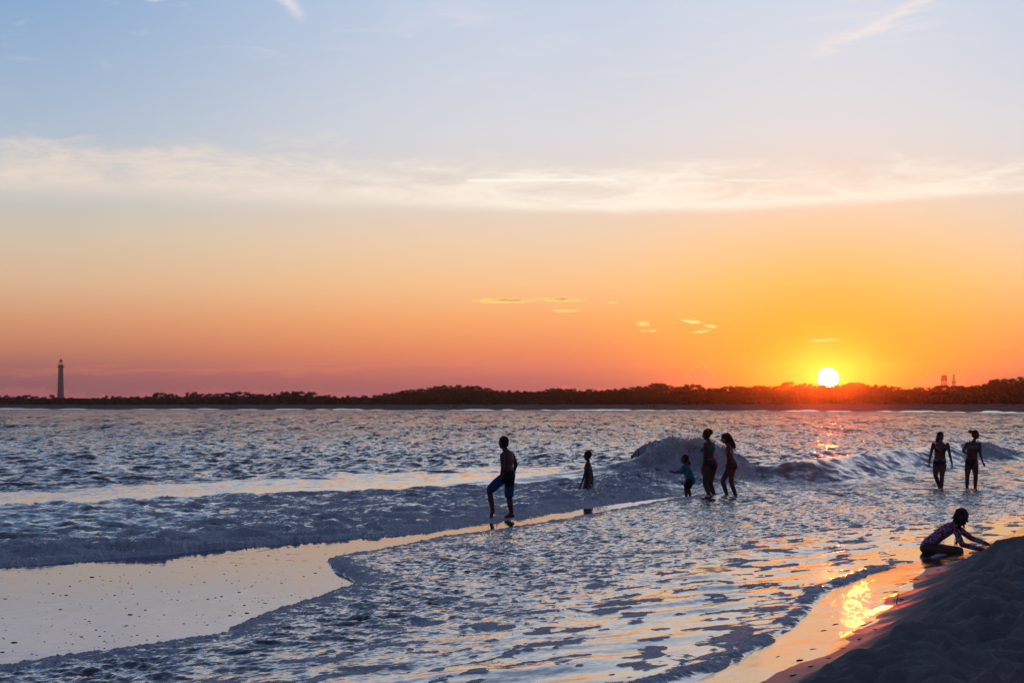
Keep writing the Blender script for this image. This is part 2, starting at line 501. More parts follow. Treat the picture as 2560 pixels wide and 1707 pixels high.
def water_material():
    m, t = new_mat('sea_water')
    geo = t.nodes.new('ShaderNodeNewGeometry'); s = t.nodes.new('ShaderNodeSeparateXYZ'); t.links.new(geo.outputs['Position'], s.inputs[0])
    x, y = NX(s.outputs[0]), NX(s.outputs[1])
    # axes along and across the wave crests
    u = x * 0.86 - y * 0.50; v = x * 0.50 + y * 0.86
    foam = attr(t, 'foam'); chop = attr(t, 'chop'); flat = attr(t, 'flat')
    fine = nnoise(nvec(u * 7.0, v * 3.4, 0.0), 1.0, 3.0, 0.6, 0.3)
    midn = nnoise(nvec(u * 2.0, v * 0.8, 4.0), 1.0, 4.0, 0.6, 0.4)
    far = nnoise(nvec(u * 0.55, v * 0.2, 8.0), 1.0, 5.0, 0.62, 0.4)
    wind = nnoise(nvec(x * 0.02, y * 0.006, 2.0), 1.0, 3.0, 0.5)
    dist = nstep(60.0, 170.0, y)
    h = fine * 0.030 + midn * 0.15 * (0.35 + dist) + far * 0.75 * dist
    amp = chop * (0.62 + 0.75 * wind)
    b1 = node(t, 'ShaderNodeBump', Distance=1.0); t.links.new((amp * 0.85).s, b1.inputs['Strength']); t.links.new(h.s, b1.inputs['Height'])
    # facets of the distant chop, as tilts of the surface
    def tilt(vec, det):
        n = t.nodes.new('ShaderNodeTexNoise'); t.links.new(vec, n.inputs['Vector']); n.inputs['Scale'].default_value = 1.0; n.inputs['Detail'].default_value = det; n.inputs['Roughness'].default_value = 0.6
        w = t.nodes.new('ShaderNodeVectorMath'); w.operation = 'SUBTRACT'; t.links.new(n.outputs['Color'], w.inputs[0]); w.inputs[1].default_value = (.5, .5, .5); return w.outputs[0]

    def vsc(vec, k):
        w = t.nodes.new('ShaderNodeVectorMath'); w.operation = 'SCALE'; t.links.new(vec, w.inputs[0]); t.links.new(k.s, w.inputs['Scale']); return w.outputs[0]

    def vad(a, b, op='ADD'):
        w = t.nodes.new('ShaderNodeVectorMath'); w.operation = op; t.links.new(a, w.inputs[0])
        if b is not None: t.links.new(b, w.inputs[1])
        return w.outputs[0]
    offs_ = (0.30 + 0.70 * nstep(30.0, 90.0, y)) * amp
    t1 = vsc(tilt(nvec(u * 3.6, v * 1.5, 0.0), 4.0), offs_ * 1.05)
    t2 = vsc(tilt(nvec(x * 0.55, y * 0.045, 5.0), 3.0), offs_ * nstep(90.0, 260.0, y) * 1.5)
    t3 = vsc(tilt(nvec(x * 2.6, y * 0.22, 9.0), 4.0), offs_ * 1.0)
    t4 = vsc(tilt(nvec(u * 14.0, v * 5.5, 2.0), 3.0), amp * (1.0 - nstep(38.0, 80.0, y)) * 1.25)
    mulv = t.nodes.new('ShaderNodeVectorMath'); mulv.operation = 'MULTIPLY'; t.links.new(vad(vad(vad(t1, t2), t3), t4), mulv.inputs[0]); mulv.inputs[1].default_value = (1.0, 1.5, 0.0)
    lean = vsc(nvec(0.25, -1.0, 0.0), offs_ * nstep(60.0, 200.0, y) * 0.075 + amp * amp * 0.12 * (1.0 - nstep(38.0, 80.0, y)) + 0.026 * nstep(40.0, 48.0, y))
    wn = vad(vad(vad(b1.outputs[0], mulv.outputs[0]), lean), None, 'NORMALIZE')
    # foam break-up
    f1 = nnoise(nvec(u * 9.0, v * 5.0, 1.0), 1.0, 4.0, 0.65, 0.5)
    f2 = nnoise(nvec(u * 40.0, v * 30.0, 6.0), 1.0, 2.0, 0.6)
    vo = t.nodes.new('ShaderNodeTexVoronoi'); vo.feature = 'DISTANCE_TO_EDGE'; vo.inputs['Scale'].default_value = 1.0
    t.links.new(nvec(u * 5.0 + 1.2 * f1, v * 2.0 + 1.2 * f1, 0.0), vo.inputs['Vector'])
    lace = nstep(0.22, 0.02, NX(vo.outputs['Distance']))
    fm = nstep(0.42, 0.62, foam + 0.95 * (f1 - 0.5) + 0.35 * (f2 - 0.5) + (0.42 * lace - 0.12) * nstep(0.15, 0.35, foam))
    fb = node(t, 'ShaderNodeBump', Distance=0.16, Strength=1.0); t.links.new((f1 * 0.8 + f2 * 0.35).s, fb.inputs['Height'])
    grain = nnoise(nvec(x * 55.0, y * 22.0, 3.0), 1.0, 4.0, 0.75)
    body = cmix((0.012, 0.020, 0.030, 1), (0.085, 0.070, 0.078, 1), flat)
    water = wet_shader(t, body, 0.045 + 0.05 * (1.0 - flat), wn, 0.62 + 0.24 * flat + 0.18 * flat * (grain - 0.5), 1.33, cmix((0.97, 0.97, 0.97, 1), (0.76, 0.81, 0.98, 1), flat))
    fbs = node(t, 'ShaderNodeBsdfPrincipled', Roughness=0.55)
    fbs.inputs['Base Color'].default_value = (0.72, 0.745, 0.79, 1); fbs.inputs['Specular IOR Level'].default_value = 0.35
    t.links.new(fb.outputs[0], fbs.inputs['Normal'])
    out(t, mixs(t, fm, water, fbs.outputs[0])); return m


def sand_material():
    m, t = new_mat('beach_sand')
    co = t.nodes.new('ShaderNodeNewGeometry'); P = co.outputs['Position']
    wet = attr(t, 'wet'); damp = attr(t, 'damp')
    g = nnoise(P, 260.0, 3.0, 0.7); g2 = nnoise(P, 14.0, 5.0, 0.65); g3 = nnoise(P, 2.2, 4.0, 0.6)
    dry = cmix((0.33, 0.31, 0.29, 1), (0.56, 0.53, 0.49, 1), nsat(0.5 * g + 0.5 * g2 + 0.8 * (g3 - 0.5)))
    dmp = cmix((0.17, 0.13, 0.105, 1), (0.24, 0.19, 0.155, 1), g2)
    col = cmix(dry, dmp, damp)
    bp = node(t, 'ShaderNodeBump', Strength=1.0, Distance=0.09)
    t.links.new(((g * 0.16 + g2 * 0.7) * (1.0 - 0.85 * damp)).s, bp.inputs['Height'])
    drys = node(t, 'ShaderNodeBsdfPrincipled', Roughness=0.85); drys.inputs['Specular IOR Level'].default_value = 0.25
    t.links.new((0.9 - 0.45 * damp).s, drys.inputs['Roughness'])
    t.links.new(col, drys.inputs['Base Color']); t.links.new(bp.outputs[0], drys.inputs['Normal'])
    s = t.nodes.new('ShaderNodeSeparateXYZ'); t.links.new(P, s.inputs[0]); x, y = NX(s.outputs[0]), NX(s.outputs[1])
    u = x * 0.95 - y * 0.30; v = x * 0.30 + y * 0.95
    st = nnoise(nvec(u * 10.0, v * 1.4, 0.0), 1.0, 4.0, 0.65, 0.4)
    wb = node(t, 'ShaderNodeBump', Strength=0.12, Distance=0.03); t.links.new((st + 0.06 * g).s, wb.inputs['Height'])
    wets = wet_shader(t, (0.13, 0.10, 0.08, 1), 0.022, wb.outputs[0], 0.62)
    out(t, mixs(t, nstep(0.4, 0.6, wet + 0.12 * (g2 - 0.5)), drys.outputs[0], wets)); return m


MAT_WATER = water_material()
MAT_SAND = sand_material()

# ------------------------------------------------------------------ curves of the shore (photo pixels dropped on the water plane)
BORE_FRONT = W([(-900, 1480), (-400, 1440), (0, 1415), (300, 1393), (600, 1366), (850, 1345), (1000, 1335), (1130, 1319), (1230, 1303), (1330, 1290), (1450, 1271),
                (1560, 1255), (1640, 1246), (1700, 1238), (1900, 1222)])
BORE_BACK = W([(-900, 1300), (-400, 1272), (0, 1252), (400, 1236), (700, 1225), (1000, 1212), (1300, 1197), (1500, 1184), (1600, 1178), (1900, 1160)], 0.26)
NEAR_EDGE_PX = [(2400, 1225), (1900, 1230), (1760, 1238), (1640, 1257), (1500, 1283), (1400, 1302), (1250, 1326), (1100, 1345), (950, 1378), (850, 1394), (818, 1404), (835, 1425), (885, 1450),
                (890, 1463), (840, 1480), (760, 1510), (690, 1530), (600, 1565), (548, 1594), (400, 1616), (200, 1643), (0, 1670), (-400, 1725), (-900, 1800)]
NEAR_EDGE = W(NEAR_EDGE_PX)
RIPPLE_LINE = W([(500, 1760), (800, 1690), (1050, 1625), (1250, 1530), (1420, 1460), (1600, 1405), (1900, 1352), (2200, 1318), (2560, 1285), (2900, 1262)])
WATERLINE = W([(900, 2600), (1400, 1830), (1640, 1738), (1700, 1707), (1800, 1655), (1900, 1600), (1960, 1560), (2010, 1510), (2060, 1466), (2110, 1440), (2200, 1417), (2330, 1390),
               (2420, 1368), (2490, 1344), (2560, 1310), (2700, 1272), (3200, 1200), (4000, 1150), (5200, 1110)])
LIP_A = W([(1560, 1730), (1690, 1690), (1790, 1665), (1860, 1628), (1930, 1585), (1985, 1535), (2020, 1500), (2046, 1466)])
LIP_B = W([(2105, 1462), (2150, 1446), (2190, 1432), (2215, 1424)])
CREST_IN = [(1240, 1206, .06), (1300, 1198, .12), (1400, 1186, .22), (1500, 1174, .33), (1550, 1167, .40), (1600, 1157, .50), (1640, 1138, .73), (1668, 1115, .98), (1700, 1106, 1.05), (1740, 1111, 1.0),
            (1775, 1128, .83), (1810, 1146, .64), (1850, 1160, .475), (1900, 1163, .45),
            (2000, 1152, .56), (2100, 1141, .58), (2200, 1131, .60), (2300, 1121, .64), (2380, 1108, .66), (2440, 1107, .66), (2480, 1113, .5), (2540, 1125, .3), (2640, 1128, .15), (2800, 1130, .05)]
CREST = [tuple(on_z(a, b, h)[:2]) for a, b, h in CREST_IN]
CREST_H = [h for _, _, h in CREST_IN]

WAVE_DIR = math.atan2(-0.5, 0.86)


def chop_field(X, Y, n, l0, l1, slope, spread, seed, sharp=1.4):
    r_ = np.random.RandomState(seed); z = np.zeros(X.shape, np.float32)
    wx = X + 0.25 * l1 * pnoise(X / (l1 * 1.7), Y / (l1 * 1.7), seed); wy = Y + 0.25 * l1 * pnoise(X / (l1 * 1.7), Y / (l1 * 1.7), seed + 5)
    for i in range(n):
        lam = l0 * (l1 / l0) ** (i / max(n - 1, 1)) * r_.uniform(0.9, 1.1); th = WAVE_DIR + r_.normal(0, spread)
        k = 2 * np.pi / lam
        ph = (wx * np.cos(th) + wy * np.sin(th)) * k + r_.rand() * 6.28
        s_ = np.sin(ph)
        z += (2 * ((s_ + 1) * 0.5) ** sharp - 1) * (slope / k)
    return z / math.sqrt(n) * 1.6


# ------------------------------------------------------------------ water
def spread_cols(lo, hi, n, out_lo, out_hi, nout):
    a = np.linspace(lo, hi, n)
    l = lo - (lo - out_lo) * (np.linspace(1, 0, nout, endpoint=False) ** 2)
    r_ = hi + (out_hi - hi) * (np.linspace(0, 1, nout + 1)[1:] ** 2)
    return np.concatenate([l, a, r_])


def build_water():
    cols = spread_cols(-0.250, 0.250, 860, -2.0, 0.62, 26).astype(np.float32)
    py = np.concatenate([np.arange(2300, 1760, -12), np.arange(1760, 1262, -1.25)])
    y1 = CAM_H * F / (py - HORIZON)
    y2 = np.arange(y1[-1] + 0.10, 97.0, 0.115)
    ppy = HORIZON + CAM_H * F / 97.0
    y3 = CAM_H * F / (np.arange(ppy, 1017.5, -0.45) - HORIZON)
    rows = np.concatenate([y1, y2, y3]).astype(np.float32)
    A, Y = np.meshgrid(cols, rows)
    X = A * Y
    sf = sdist(X, Y, BORE_FRONT)                   # + on the sea side
    tb = sdist(X, Y, BORE_BACK)
    taper = 1 - sstep(0.058, 0.098, A)
    poly = NEAR_EDGE + [tuple(on_z(-900, 6000)[:2]), (60.0, 2.0), (60.0, 40.0)]
    isn = inside(X, Y, poly)
    wob = 0.10 * fbm(X * 2.6, Y * 2.6, 3, 2)
    sn = np.abs(sdist(X, Y, NEAR_EDGE)) * np.where(isn, 1, -1) + wob * 0.7
    sf = sf + wob
    rip = sdist(X, Y, RIPPLE_LINE)                 # + = choppy (far / left) side
    calm = 1 - sstep(-1.3, 1.5, rip + 0.7 * fbm(X * 0.5, Y * 0.5, 2, 31))
    sl = sdist(X, Y, WATERLINE)                    # - = inland (right of the line)
    # open sea
    sea = sstep(0.0, 2.0, np.where(A > 0.075, 50.0, sf)) * np.where(isn, 0, 1)
    seafar = sstep(-0.2, 6.0, tb) * (1 - taper) + sstep(0.5, 7.0, tb) * taper
    mid = sstep(400, 90, Y)
    c_sea = chop_field(X, Y, 30, 0.35, 3.6, 0.15, 0.7, 3)
    z_sea = (c_sea + 0.9 * sstep(70, 200, Y) * chop_field(X, Y, 8, 4.0, 14.0, 0.05, 0.5, 6)) * (0.25 + 0.75 * seafar)
    smoothband = sstep(-0.5, 1.0, tb) * (1 - sstep(7.5, 12.0, tb + 4.0 * fbm(X * 0.10, Y * 0.25, 2, 29))) * (1 - sstep(0.0, 0.05, A))
    z_sea = z_sea * (1 - 0.82 * smoothband)
    # breaker
    cu, ch_ = sdist(X, Y, CREST, CREST_H)          # + = sea side
    lump = fbm(X * 0.9, Y * 0.9, 3, 41)
    brk = sstep(0.054, 0.068, A) * (1 - sstep(0.100, 0.118, A))     # collapsed, foaming stretch
    brk2 = sstep(0.206, 0.213, A) * (1 - sstep(0.224, 0.236, A))
    fw = 1.05 + 0.30 * lump + brk * 0.25
    prof = np.where(cu > 0, np.exp(-(cu / (1.7 + 0.5 * lump)) ** 2), np.exp(-(np.abs(cu) / fw) ** 1.7))
    z_brk = (ch_ * (1 + 0.10 * lump)) * prof
    streaks = fbm(X * 3.2, cu * 1.0, 3, 44)
    z_brk = z_brk + 0.016 * streaks * prof * (1 - brk)
    # tumbling foam heap in front of the collapsed stretch
    heap_w = sstep(0.030, 0.058, A) * (1 - sstep(0.096, 0.116, A))
    heap = heap_w * np.exp(-((cu + 3.9) / 2.0) ** 2) * 0.23 * (0.8 + 0.6 * lump)
    heap2 = sstep(-0.005, 0.03, A) * (1 - sstep(0.055, 0.075, A)) * sstep(0, 0.5, sf) * np.exp(-((sf - 1.6) / 2.4) ** 2) * 0.07
    bulge = fbm(X * 2.4, Y * 1.6, 4, 51); billow = np.abs(fbm(X * 3.6, Y * 2.4, 4, 52)); 
    zfoam = (bulge * 0.26 + billow * 0.34) * np.clip(heap * 2.2 + heap2 * 3 + brk * prof * 0.9 + brk2 * prof * 0.5, 0, 1)
    # bore sheet
    bs = np.clip(sf, 0, None)
    zb = (0.065 * (1 - np.exp(-bs / 0.22)) + 0.16 * sstep(0, 7, bs)) * (1 - 0.8 * sstep(-0.8, 1.4, tb))
    c_bore = chop_field(X, Y, 24, 0.18, 1.6, 0.26, 1.0, 8)
    roll = np.exp(-bs / 0.9)
    zb = zb + (c_bore * 0.8 * sstep(0, 0.6, bs) + (0.07 * np.abs(fbm(X * 5, Y * 3.5, 3, 61)) + 0.05 * np.abs(fbm(X * 13, Y * 7, 3, 62))) * np.exp(-bs / 2.6)) * (1 - sstep(-0.6, 0.4, tb))
    zb = np.where(sf > 0, zb, 0) * taper
    lip2 = sdist(X, Y, W([(-300, 1408), (0, 1391), (150, 1381), (400, 1376), (700, 1366), (820, 1352)]))
    zb = zb + 0.055 * np.exp(-(lip2 / 0.35) ** 2) * taper * (sf > 0)
    # near water
    ns = np.clip(sn, 0, None)
    edge_h = 0.045 + 0.05 * np.exp(-(((X - on_z(850, 1430).x) ** 2 + (Y - on_z(850, 1430).y) ** 2) / 9.0)) + 0.03 * np.exp(-(((X - on_z(600, 1560).x) ** 2 + (Y - on_z(600, 1560).y) ** 2) / 5.0))
    zn = edge_h * (1 - np.exp(-ns / 0.10)) * (0.35 + 0.65 * np.exp(-ns / 2.2))
    c_near = chop_field(X, Y, 26, 0.12, 0.70, 0.145, 0.9, 14)
    c_rip = chop_field(X, Y, 12, 0.42, 1.5, 0.050, 0.32, 15, 1.2) + 0.6 * chop_field(X, Y, 6, 1.5, 3.2, 0.020, 0.4, 16, 1.0)
    left_calm = (1 - sstep(0.3, 2.2, ns)) * (A < -0.14)
    deep = sstep(0.0, 0.5, ns)
    shallow = sstep(0.05, 1.3, np.where(sl > 0, sl, 0))
    gust = 0.65 + 0.7 * sstep(-0.3, 0.4, fbm(X * 0.45, Y * 0.45, 2, 23))
    zn = zn + deep * shallow * (c_near * gust * (1 - calm) * (0.3 + 0.7 * sstep(0.3, 1.2, ns)) + c_rip * (0.25 + 0.75 * calm))
    rough_edge = (0.05 * np.abs(fbm(X * 6, Y * 5, 3, 71)) + 0.03 * np.abs(fbm(X * 15, Y * 10, 3, 72))) * np.exp(-ns / 0.8)
    zn = (zn + rough_edge) * (sn > 0)
    # foam lips where the swash runs up the sand
    la = sdist(X, Y, LIP_A); lb = sdist(X, Y, LIP_B)
    rag = 0.12 * fbm(X * 4, Y * 4, 3, 81)
    lipA = np.exp(-((np.abs(la) + rag) / 0.11) ** 2); lipB = np.exp(-((np.abs(lb) + rag) / 0.17) ** 2)
    brkup = (0.35 + 0.65 * sstep(-0.25, 0.2, fbm(X * 2.2, Y * 1.1, 3, 87))); lipA = lipA * brkup
    zn = zn + (lipA * 0.035 + lipB * 0.05) * (0.7 + 0.9 * np.abs(fbm(X * 7, Y * 5, 3, 83)))
    # combine
    Z = np.where(isn & (sn > 0), zn, 0) + zb + np.where(isn, 0, 1) * np.where((A > 0.075) | (sf > 0), 1, 0) * sea * z_sea * (0.35 + 0.65 * np.clip(1 - taper + sstep(-1, 3, tb), 0, 1))
    Z = Z + z_brk * sstep(0.0, 1.2, np.where(A > 0.07, 5, sf)) + (heap + heap2) * 1.0 + zfoam
    Z = Z - 0.03 * (1 - sstep(-0.4, 0.0, sl)) * 1.0
    # attributes
    fe = fbm(X * 1.1 + Y * 0.3, Y * 0.55 - X * 0.15, 4, 91)
    fp = fbm((X * 0.86 - Y * 0.5) * 2.6, (X * 0.5 + Y * 0.86) * 1.05, 4, 95, 0.55)
    fs = fbm((X * 0.86 - Y * 0.5) * 6.5, (X * 0.5 + Y * 0.86) * 4.0, 3, 97, 0.6)
    foam_bore = (sf > -0.12) * taper * (1 - sstep(-0.5, 0.3, tb)) * (0.52 + 0.60 * fe + 0.40 * fs + 0.45 * np.exp(-bs / 1.2) - 0.42 * sstep(-0.10, -0.22, A) * sstep(1.5, 5, bs))
    patches = sstep(0.10, 0.26, fp + 0.12 * fs)
    patch_zone = (sstep(-2.2, -0.4, -np.abs(rip + 2.4) + 1.6) * 0.9 + 0.55 * calm) * (0.72 + 0.28 * sstep(0.6, 2.0, sl))
    spots = sstep(0.22, 0.34, fs) * np.exp(-(rip / 1.4) ** 2)
    foam_near = isn * deep * np.clip(patches * np.clip(patch_zone, 0, 1) + 0.8 * spots * (A > 0.0) + (1 - calm) * 0.40 * sstep(-0.10, 0.30, fe + 0.6 * fs) * sstep(0.09, 0.02, A), 0, 1)
    foam_near = np.maximum(foam_near, 0.85 * isn * np.exp(-(ns / 0.5) ** 2) * (sn > -0.1))
    foam_near = np.maximum(foam_near, np.clip(1.2 * np.maximum(lipA, lipB), 0, 1))
    foam_near = np.maximum(foam_near, 0.40 * np.exp(-((sl - 0.25) / 0.4) ** 2) * (fe > -0.1) * (Y < 26))
    foam_brk = np.clip(heap * 3.5 + heap2 * 4 + np.clip((brk + brk2) * 2.6, 0, 1) * (prof > 0.2) * 1.0, 0, 1) * (0.74 + 0.5 * fe + 0.4 * fs)
    trail = sstep(0.098, 0.12, A) * (1 - sstep(0.22, 0.25, A)) * np.exp(-((cu + 3.5) / 2.2) ** 2) * sstep(-0.05, 0.3, fe + 0.4 * fs) * 0.62
    foam = np.clip(np.maximum.reduce([foam_bore, foam_near, foam_brk, trail]), 0, 1)
    Z = Z + 0.010 * isn * sstep(0.4, 0.7, foam_near) * (0.6 + 0.8 * np.abs(fs))
    is_flat = (~isn) & (sf <= 0) & (A < 0.085)
    flat = np.where(is_flat, 1.0, 0.0)
    chop = np.where(isn, (0.09 + 0.66 * (1 - calm)) * deep * shallow * sstep(0.05, 0.5, ns), np.where(sf > 0, 0.35 + 0.65 * seafar, 0.0))
    chop = np.where((A > 0.08) & ~isn, 0.5 + 0.5 * sstep(0.5, 5, np.abs(cu)), chop)
    chop = np.where(is_flat, 0.018, chop)
    chop = chop * (1 - 0.80 * smoothband)
    for k_, ln in enumerate(([(560, 1393), (700, 1399), (840, 1404)], [(470, 1400), (610, 1408), (760, 1412)], [(640, 1379), (672, 1374), (690, 1371)], [(660, 1383), (730, 1385), (800, 1384)], [(300, 1383), (480, 1386), (655, 1384)], [(60, 1432), (120, 1431)])):
        dl = np.abs(sdist(X, Y, W(ln))) + 0.03 * np.abs(fbm(X * 3, Y * 3, 2, 120 + k_))
        foam = np.maximum(foam, np.where(is_flat, 0.62 * np.exp(-(dl / 0.035) ** 2), 0))
    me = grid_mesh('sea', X, Y, Z, {'foam': foam, 'chop': chop, 'flat': flat})
    o = link('sea', me, MAT_WATER); props(o, 'breaking blue grey sea running up a beach', kind='structure')
    return o


build_water()


# ------------------------------------------------------------------ near beach
def sand_z(X, Y, sl=None):
    s_ = -sdist(X, Y, WATERLINE) if sl is None else sl       # + inland
    crest = 1.55 + 0.5 * sstep(18, 28, Y)
    run = np.where(s_ < 0, 0.08 * s_, 0.10 * np.clip(s_, 0, 1.0))
    rise = 0.40 * sstep(0.80, crest + 0.5, s_ + 0.16 * fbm(X * 0.8, Y * 0.8, 2, 7))
    top = 0.03 * np.clip(s_ - 2.5, 0, 8)
    return np.clip(run, -0.6, None) + rise + top, s_


def build_sand():
    cols = spread_cols(0.030, 0.262, 520, -3.0, 2.5, 24).astype(np.float32)
    py = np.concatenate([np.arange(4200, 1960, -60), np.arange(1960, 1262, -1.5)])
    y1 = (CAM_H - 0.35) * F / (py - HORIZON)
    rows = np.concatenate([[-30, -12, -4, 0.5, 2.0, 2.8], y1, np.linspace(y1[-1] + 1, 160, 40)]).astype(np.float32)
    A, Y = np.meshgrid(cols, rows)
    X = A * np.maximum(Y, 3.0)
    Z, s_ = sand_z(X, Y)
    lumpm = sstep(1.30, 2.0, s_ + 0.25 * fbm(X * 1.3, Y * 1.3, 2, 5))
    hx, hy = X * 0.92 + Y * 0.38, Y * 0.92 - X * 0.38
    lum = 0.16 * fbm(hx * 1.1, hy * 1.7, 2, 12) - 0.20 * np.abs(fbm(hx * 1.5, hy * 2.2, 2, 15)) - 0.07 * np.abs(fbm(hx * 3.4, hy * 4.6, 2, 19)) + 0.012 * fbm(X * 10, Y * 9, 2, 18) + 0.06
    r_ = np.random.RandomState(5)
    # footprints
    foot = np.zeros_like(Z)
    for i in range(330):
        fy = r_.uniform(11, 34); fx = 0.10 * fy + r_.uniform(-0.6, 4.2) + max(0, fy - 20) * 0.16
        th = r_.uniform(0, 3.14); L, w = r_.uniform(.13, .21), r_.uniform(.06, .10)
        j0, j1 = np.searchsorted(rows, [fy - 0.5, fy + 0.5])
        if j1 <= j0: continue
        k0, k1 = np.searchsorted(cols, [(fx - 0.6) / fy, (fx + 0.6) / fy])
        sx = X[j0:j1, k0:k1] - fx; sy = Y[j0:j1, k0:k1] - fy
        a = (sx * math.cos(th) + sy * math.sin(th)) / L; b = (-sx * math.sin(th) + sy * math.cos(th)) / w
        q = np.sqrt(a * a + b * b)
        dep = r_.uniform(.03, .07)
        foot[j0:j1, k0:k1] += -dep * np.exp(-(q ** 3) * 0.8) + 0.28 * dep * np.exp(-((q - 1.5) / 0.42) ** 2)
    Z = Z + lumpm * (1.15 * lum + np.clip(foot, -0.09, 0.03)) + 0.004 * fbm(X * 2.5, Y * 0.8, 3, 33)
    wl = 0.80 + 0.28 * sstep(17, 27, Y) - 0.55 * sstep(29.5, 31.5, Y) + 0.30 * fbm(X * 0.9 + Y * 0.25, Y * 0.5, 3, 36)
    wet = sstep(wl + 0.10, wl - 0.10, s_)
    damp = sstep(1.55, 1.15, s_ + 0.3 * fbm(X * 1.3, Y * 1.3, 3, 5))
    o = link('beach', grid_mesh('beach', X, Y, Z, {'wet': wet, 'damp': damp}), MAT_SAND)
    props(o, 'trampled sand beach with a wet swash slope', kind='structure')


build_sand()

# ------------------------------------------------------------------ far shore
SHORE_PX = [(-1500, 1020.5), (-600, 1021.5), (0, 1022.5), (640, 1023.5), (1280, 1025), (1920, 1027), (2300, 1029), (2560, 1032), (2800, 1036), (3300, 1046)]
SHX = [p[0] for p in SHORE_PX]; SHY = [CAM_H * F / (p[1] - HORIZON) for p in SHORE_PX]
SKYLINE = [(-1500, 985), (-200, 985), (0, 986), (30, 990), (60, 986), (100, 993), (150, 992), (200, 997), (250, 995), (285, 988), (300, 992), (330, 988), (380, 992), (400, 982), (430, 982), (450, 990),
           (470, 981), (500, 981), (540, 986), (570, 980), (600, 978), (640, 985), (680, 984), (700, 979), (740, 975), (775, 977), (792, 986), (850, 990), (880, 988), (900, 994), (920, 987), (960, 982),
           (1000, 977), (1050, 970), (1090, 963), (1150, 961), (1200, 964), (1240, 972), (1290, 976), (1350, 973), (1400, 970), (1450, 974), (1490, 972), (1530, 970), (1580, 966), (1600, 962), (1640, 956),
           (1660, 962), (1690, 970), (1712, 959), (1740, 957), (1762, 964), (1790, 969), (1840, 966), (1870, 962), (1900, 964), (1950, 962), (1972, 955), (1985, 962), (2010, 957), (2040, 962), (2100, 960),
           (2130, 954), (2160, 958), (2200, 959), (2240, 963), (2262, 970), (2290, 965), (2340, 963), (2400, 963), (2430, 965), (2460, 955), (2500, 946), (2540, 945), (2560, 941), (2620, 938), (2800, 944), (3300, 950)]
SKX = [p[0] for p in SKYLINE]; SKY_ = [p[1] for p in SKYLINE]


def shore_d(px): return np.interp(px, SHX, SHY)
def top_z(px, D): return CAM_H + (HORIZON - np.interp(px, SKX, SKY_)) / F * D


MAT_DUNE = plain('dune_sand', (0.15, 0.125, 0.105), 0.9, 0.35, 0.15)


def land_ground(px, off):
    """ground height at an offset behind the far waterline"""
    D = shore_d(px) + 115.0
    tops = np.zeros_like(px, dtype=np.float64)
    for k in range(-4, 5): tops = tops + top_z(px + k * 18, D)
    tops = tops / 9.0
    plateau = np.maximum(2.6, tops - 4.6)
    z = np.interp(off, [0, 14, 34, 46, 60], [-0.15, 0.9, 1.9, 3.0, 3.3])
    k = np.clip((off - 55) / 55.0, 0, 1); k = k * k * (3 - 2 * k)
    return z * (1 - k) + np.maximum(plateau, 3.0) * k


pxs = np.arange(-1500, 3301, 12.0); offs = np.array([0, 3, 7, 14, 20, 27, 34, 38, 42, 46, 52, 60, 70, 80, 95, 110, 140, 200, 400, 1200], float)
PX, OFF = np.meshgrid(pxs, offs)
D_ = shore_d(PX) + OFF
Zl = land_ground(PX, OFF) + 0.35 * np.asarray(fbm((PX * 0.06).astype(np.float32), (OFF * 0.08).astype(np.float32), 3, 3)) * np.clip((OFF - 30) / 15, 0, 1)
far_land = link('far_beach', grid_mesh('far_beach', (PX - 1280) / F * D_, D_, Zl), MAT_DUNE)
props(far_land, 'distant sand beach and wooded dune land', kind='structure')
# ground sheet under everything
g = MB(); g.add([(-1800, -600, -0.9), (1800, -600, -0.9), (1800, 2740, -0.9), (-1800, 2740, -0.9)], [(0, 1, 2, 3)])
props(g.build('ground', MAT_DUNE), 'sandy ground and sea bed under the whole bay', kind='structure')

# swell running ashore below the far beach
r_ = np.random.RandomState(3)
for i, (off, hgt, wid, th0) in enumerate([(-6.0, 0.58, 6.0, 0.07), (-26.0, 0.42, 6.0, 0.16)]):
    pxx = np.arange(-500, 2900, 4.0)
    cross = np.linspace(-1, 1, 11)
    P2, C2 = np.meshgrid(pxx, cross)
    amp = np.clip(fbm((P2 * 0.011).astype(np.float32), np.full(P2.shape, i * 7.7, np.float32), 3, 20 + i) - th0 + 0.22, 0, 1) * 3.0
    Dd = shore_d(P2) + off + C2 * wid + 5.0 * pnoise((P2 * 0.02).astype(np.float32), np.full(P2.shape, 3.3, np.float32), 4)
    zz = hgt * np.clip(amp, 0, 1) * np.clip(1 - np.abs(C2 - 0.45) / np.where(C2 < 0.45, 1.45, 0.55), 0, 1) - 0.01
    o = link('shore_wave', grid_mesh('shore_wave', (P2 - 1280) / F * Dd, Dd, zz, {'foam': np.zeros_like(zz), 'chop': np.full(zz.shape, 0.02), 'flat': np.zeros_like(zz)}), MAT_WATER)
    props(o, 'low smooth swell rolling onto the far beach', kind='structure')

# ------------------------------------------------------------------ trees of the far wood
MAT_BARK = plain('bark', (0.10, 0.075, 0.055), 0.9, 0.4, 3.0, 0.2)


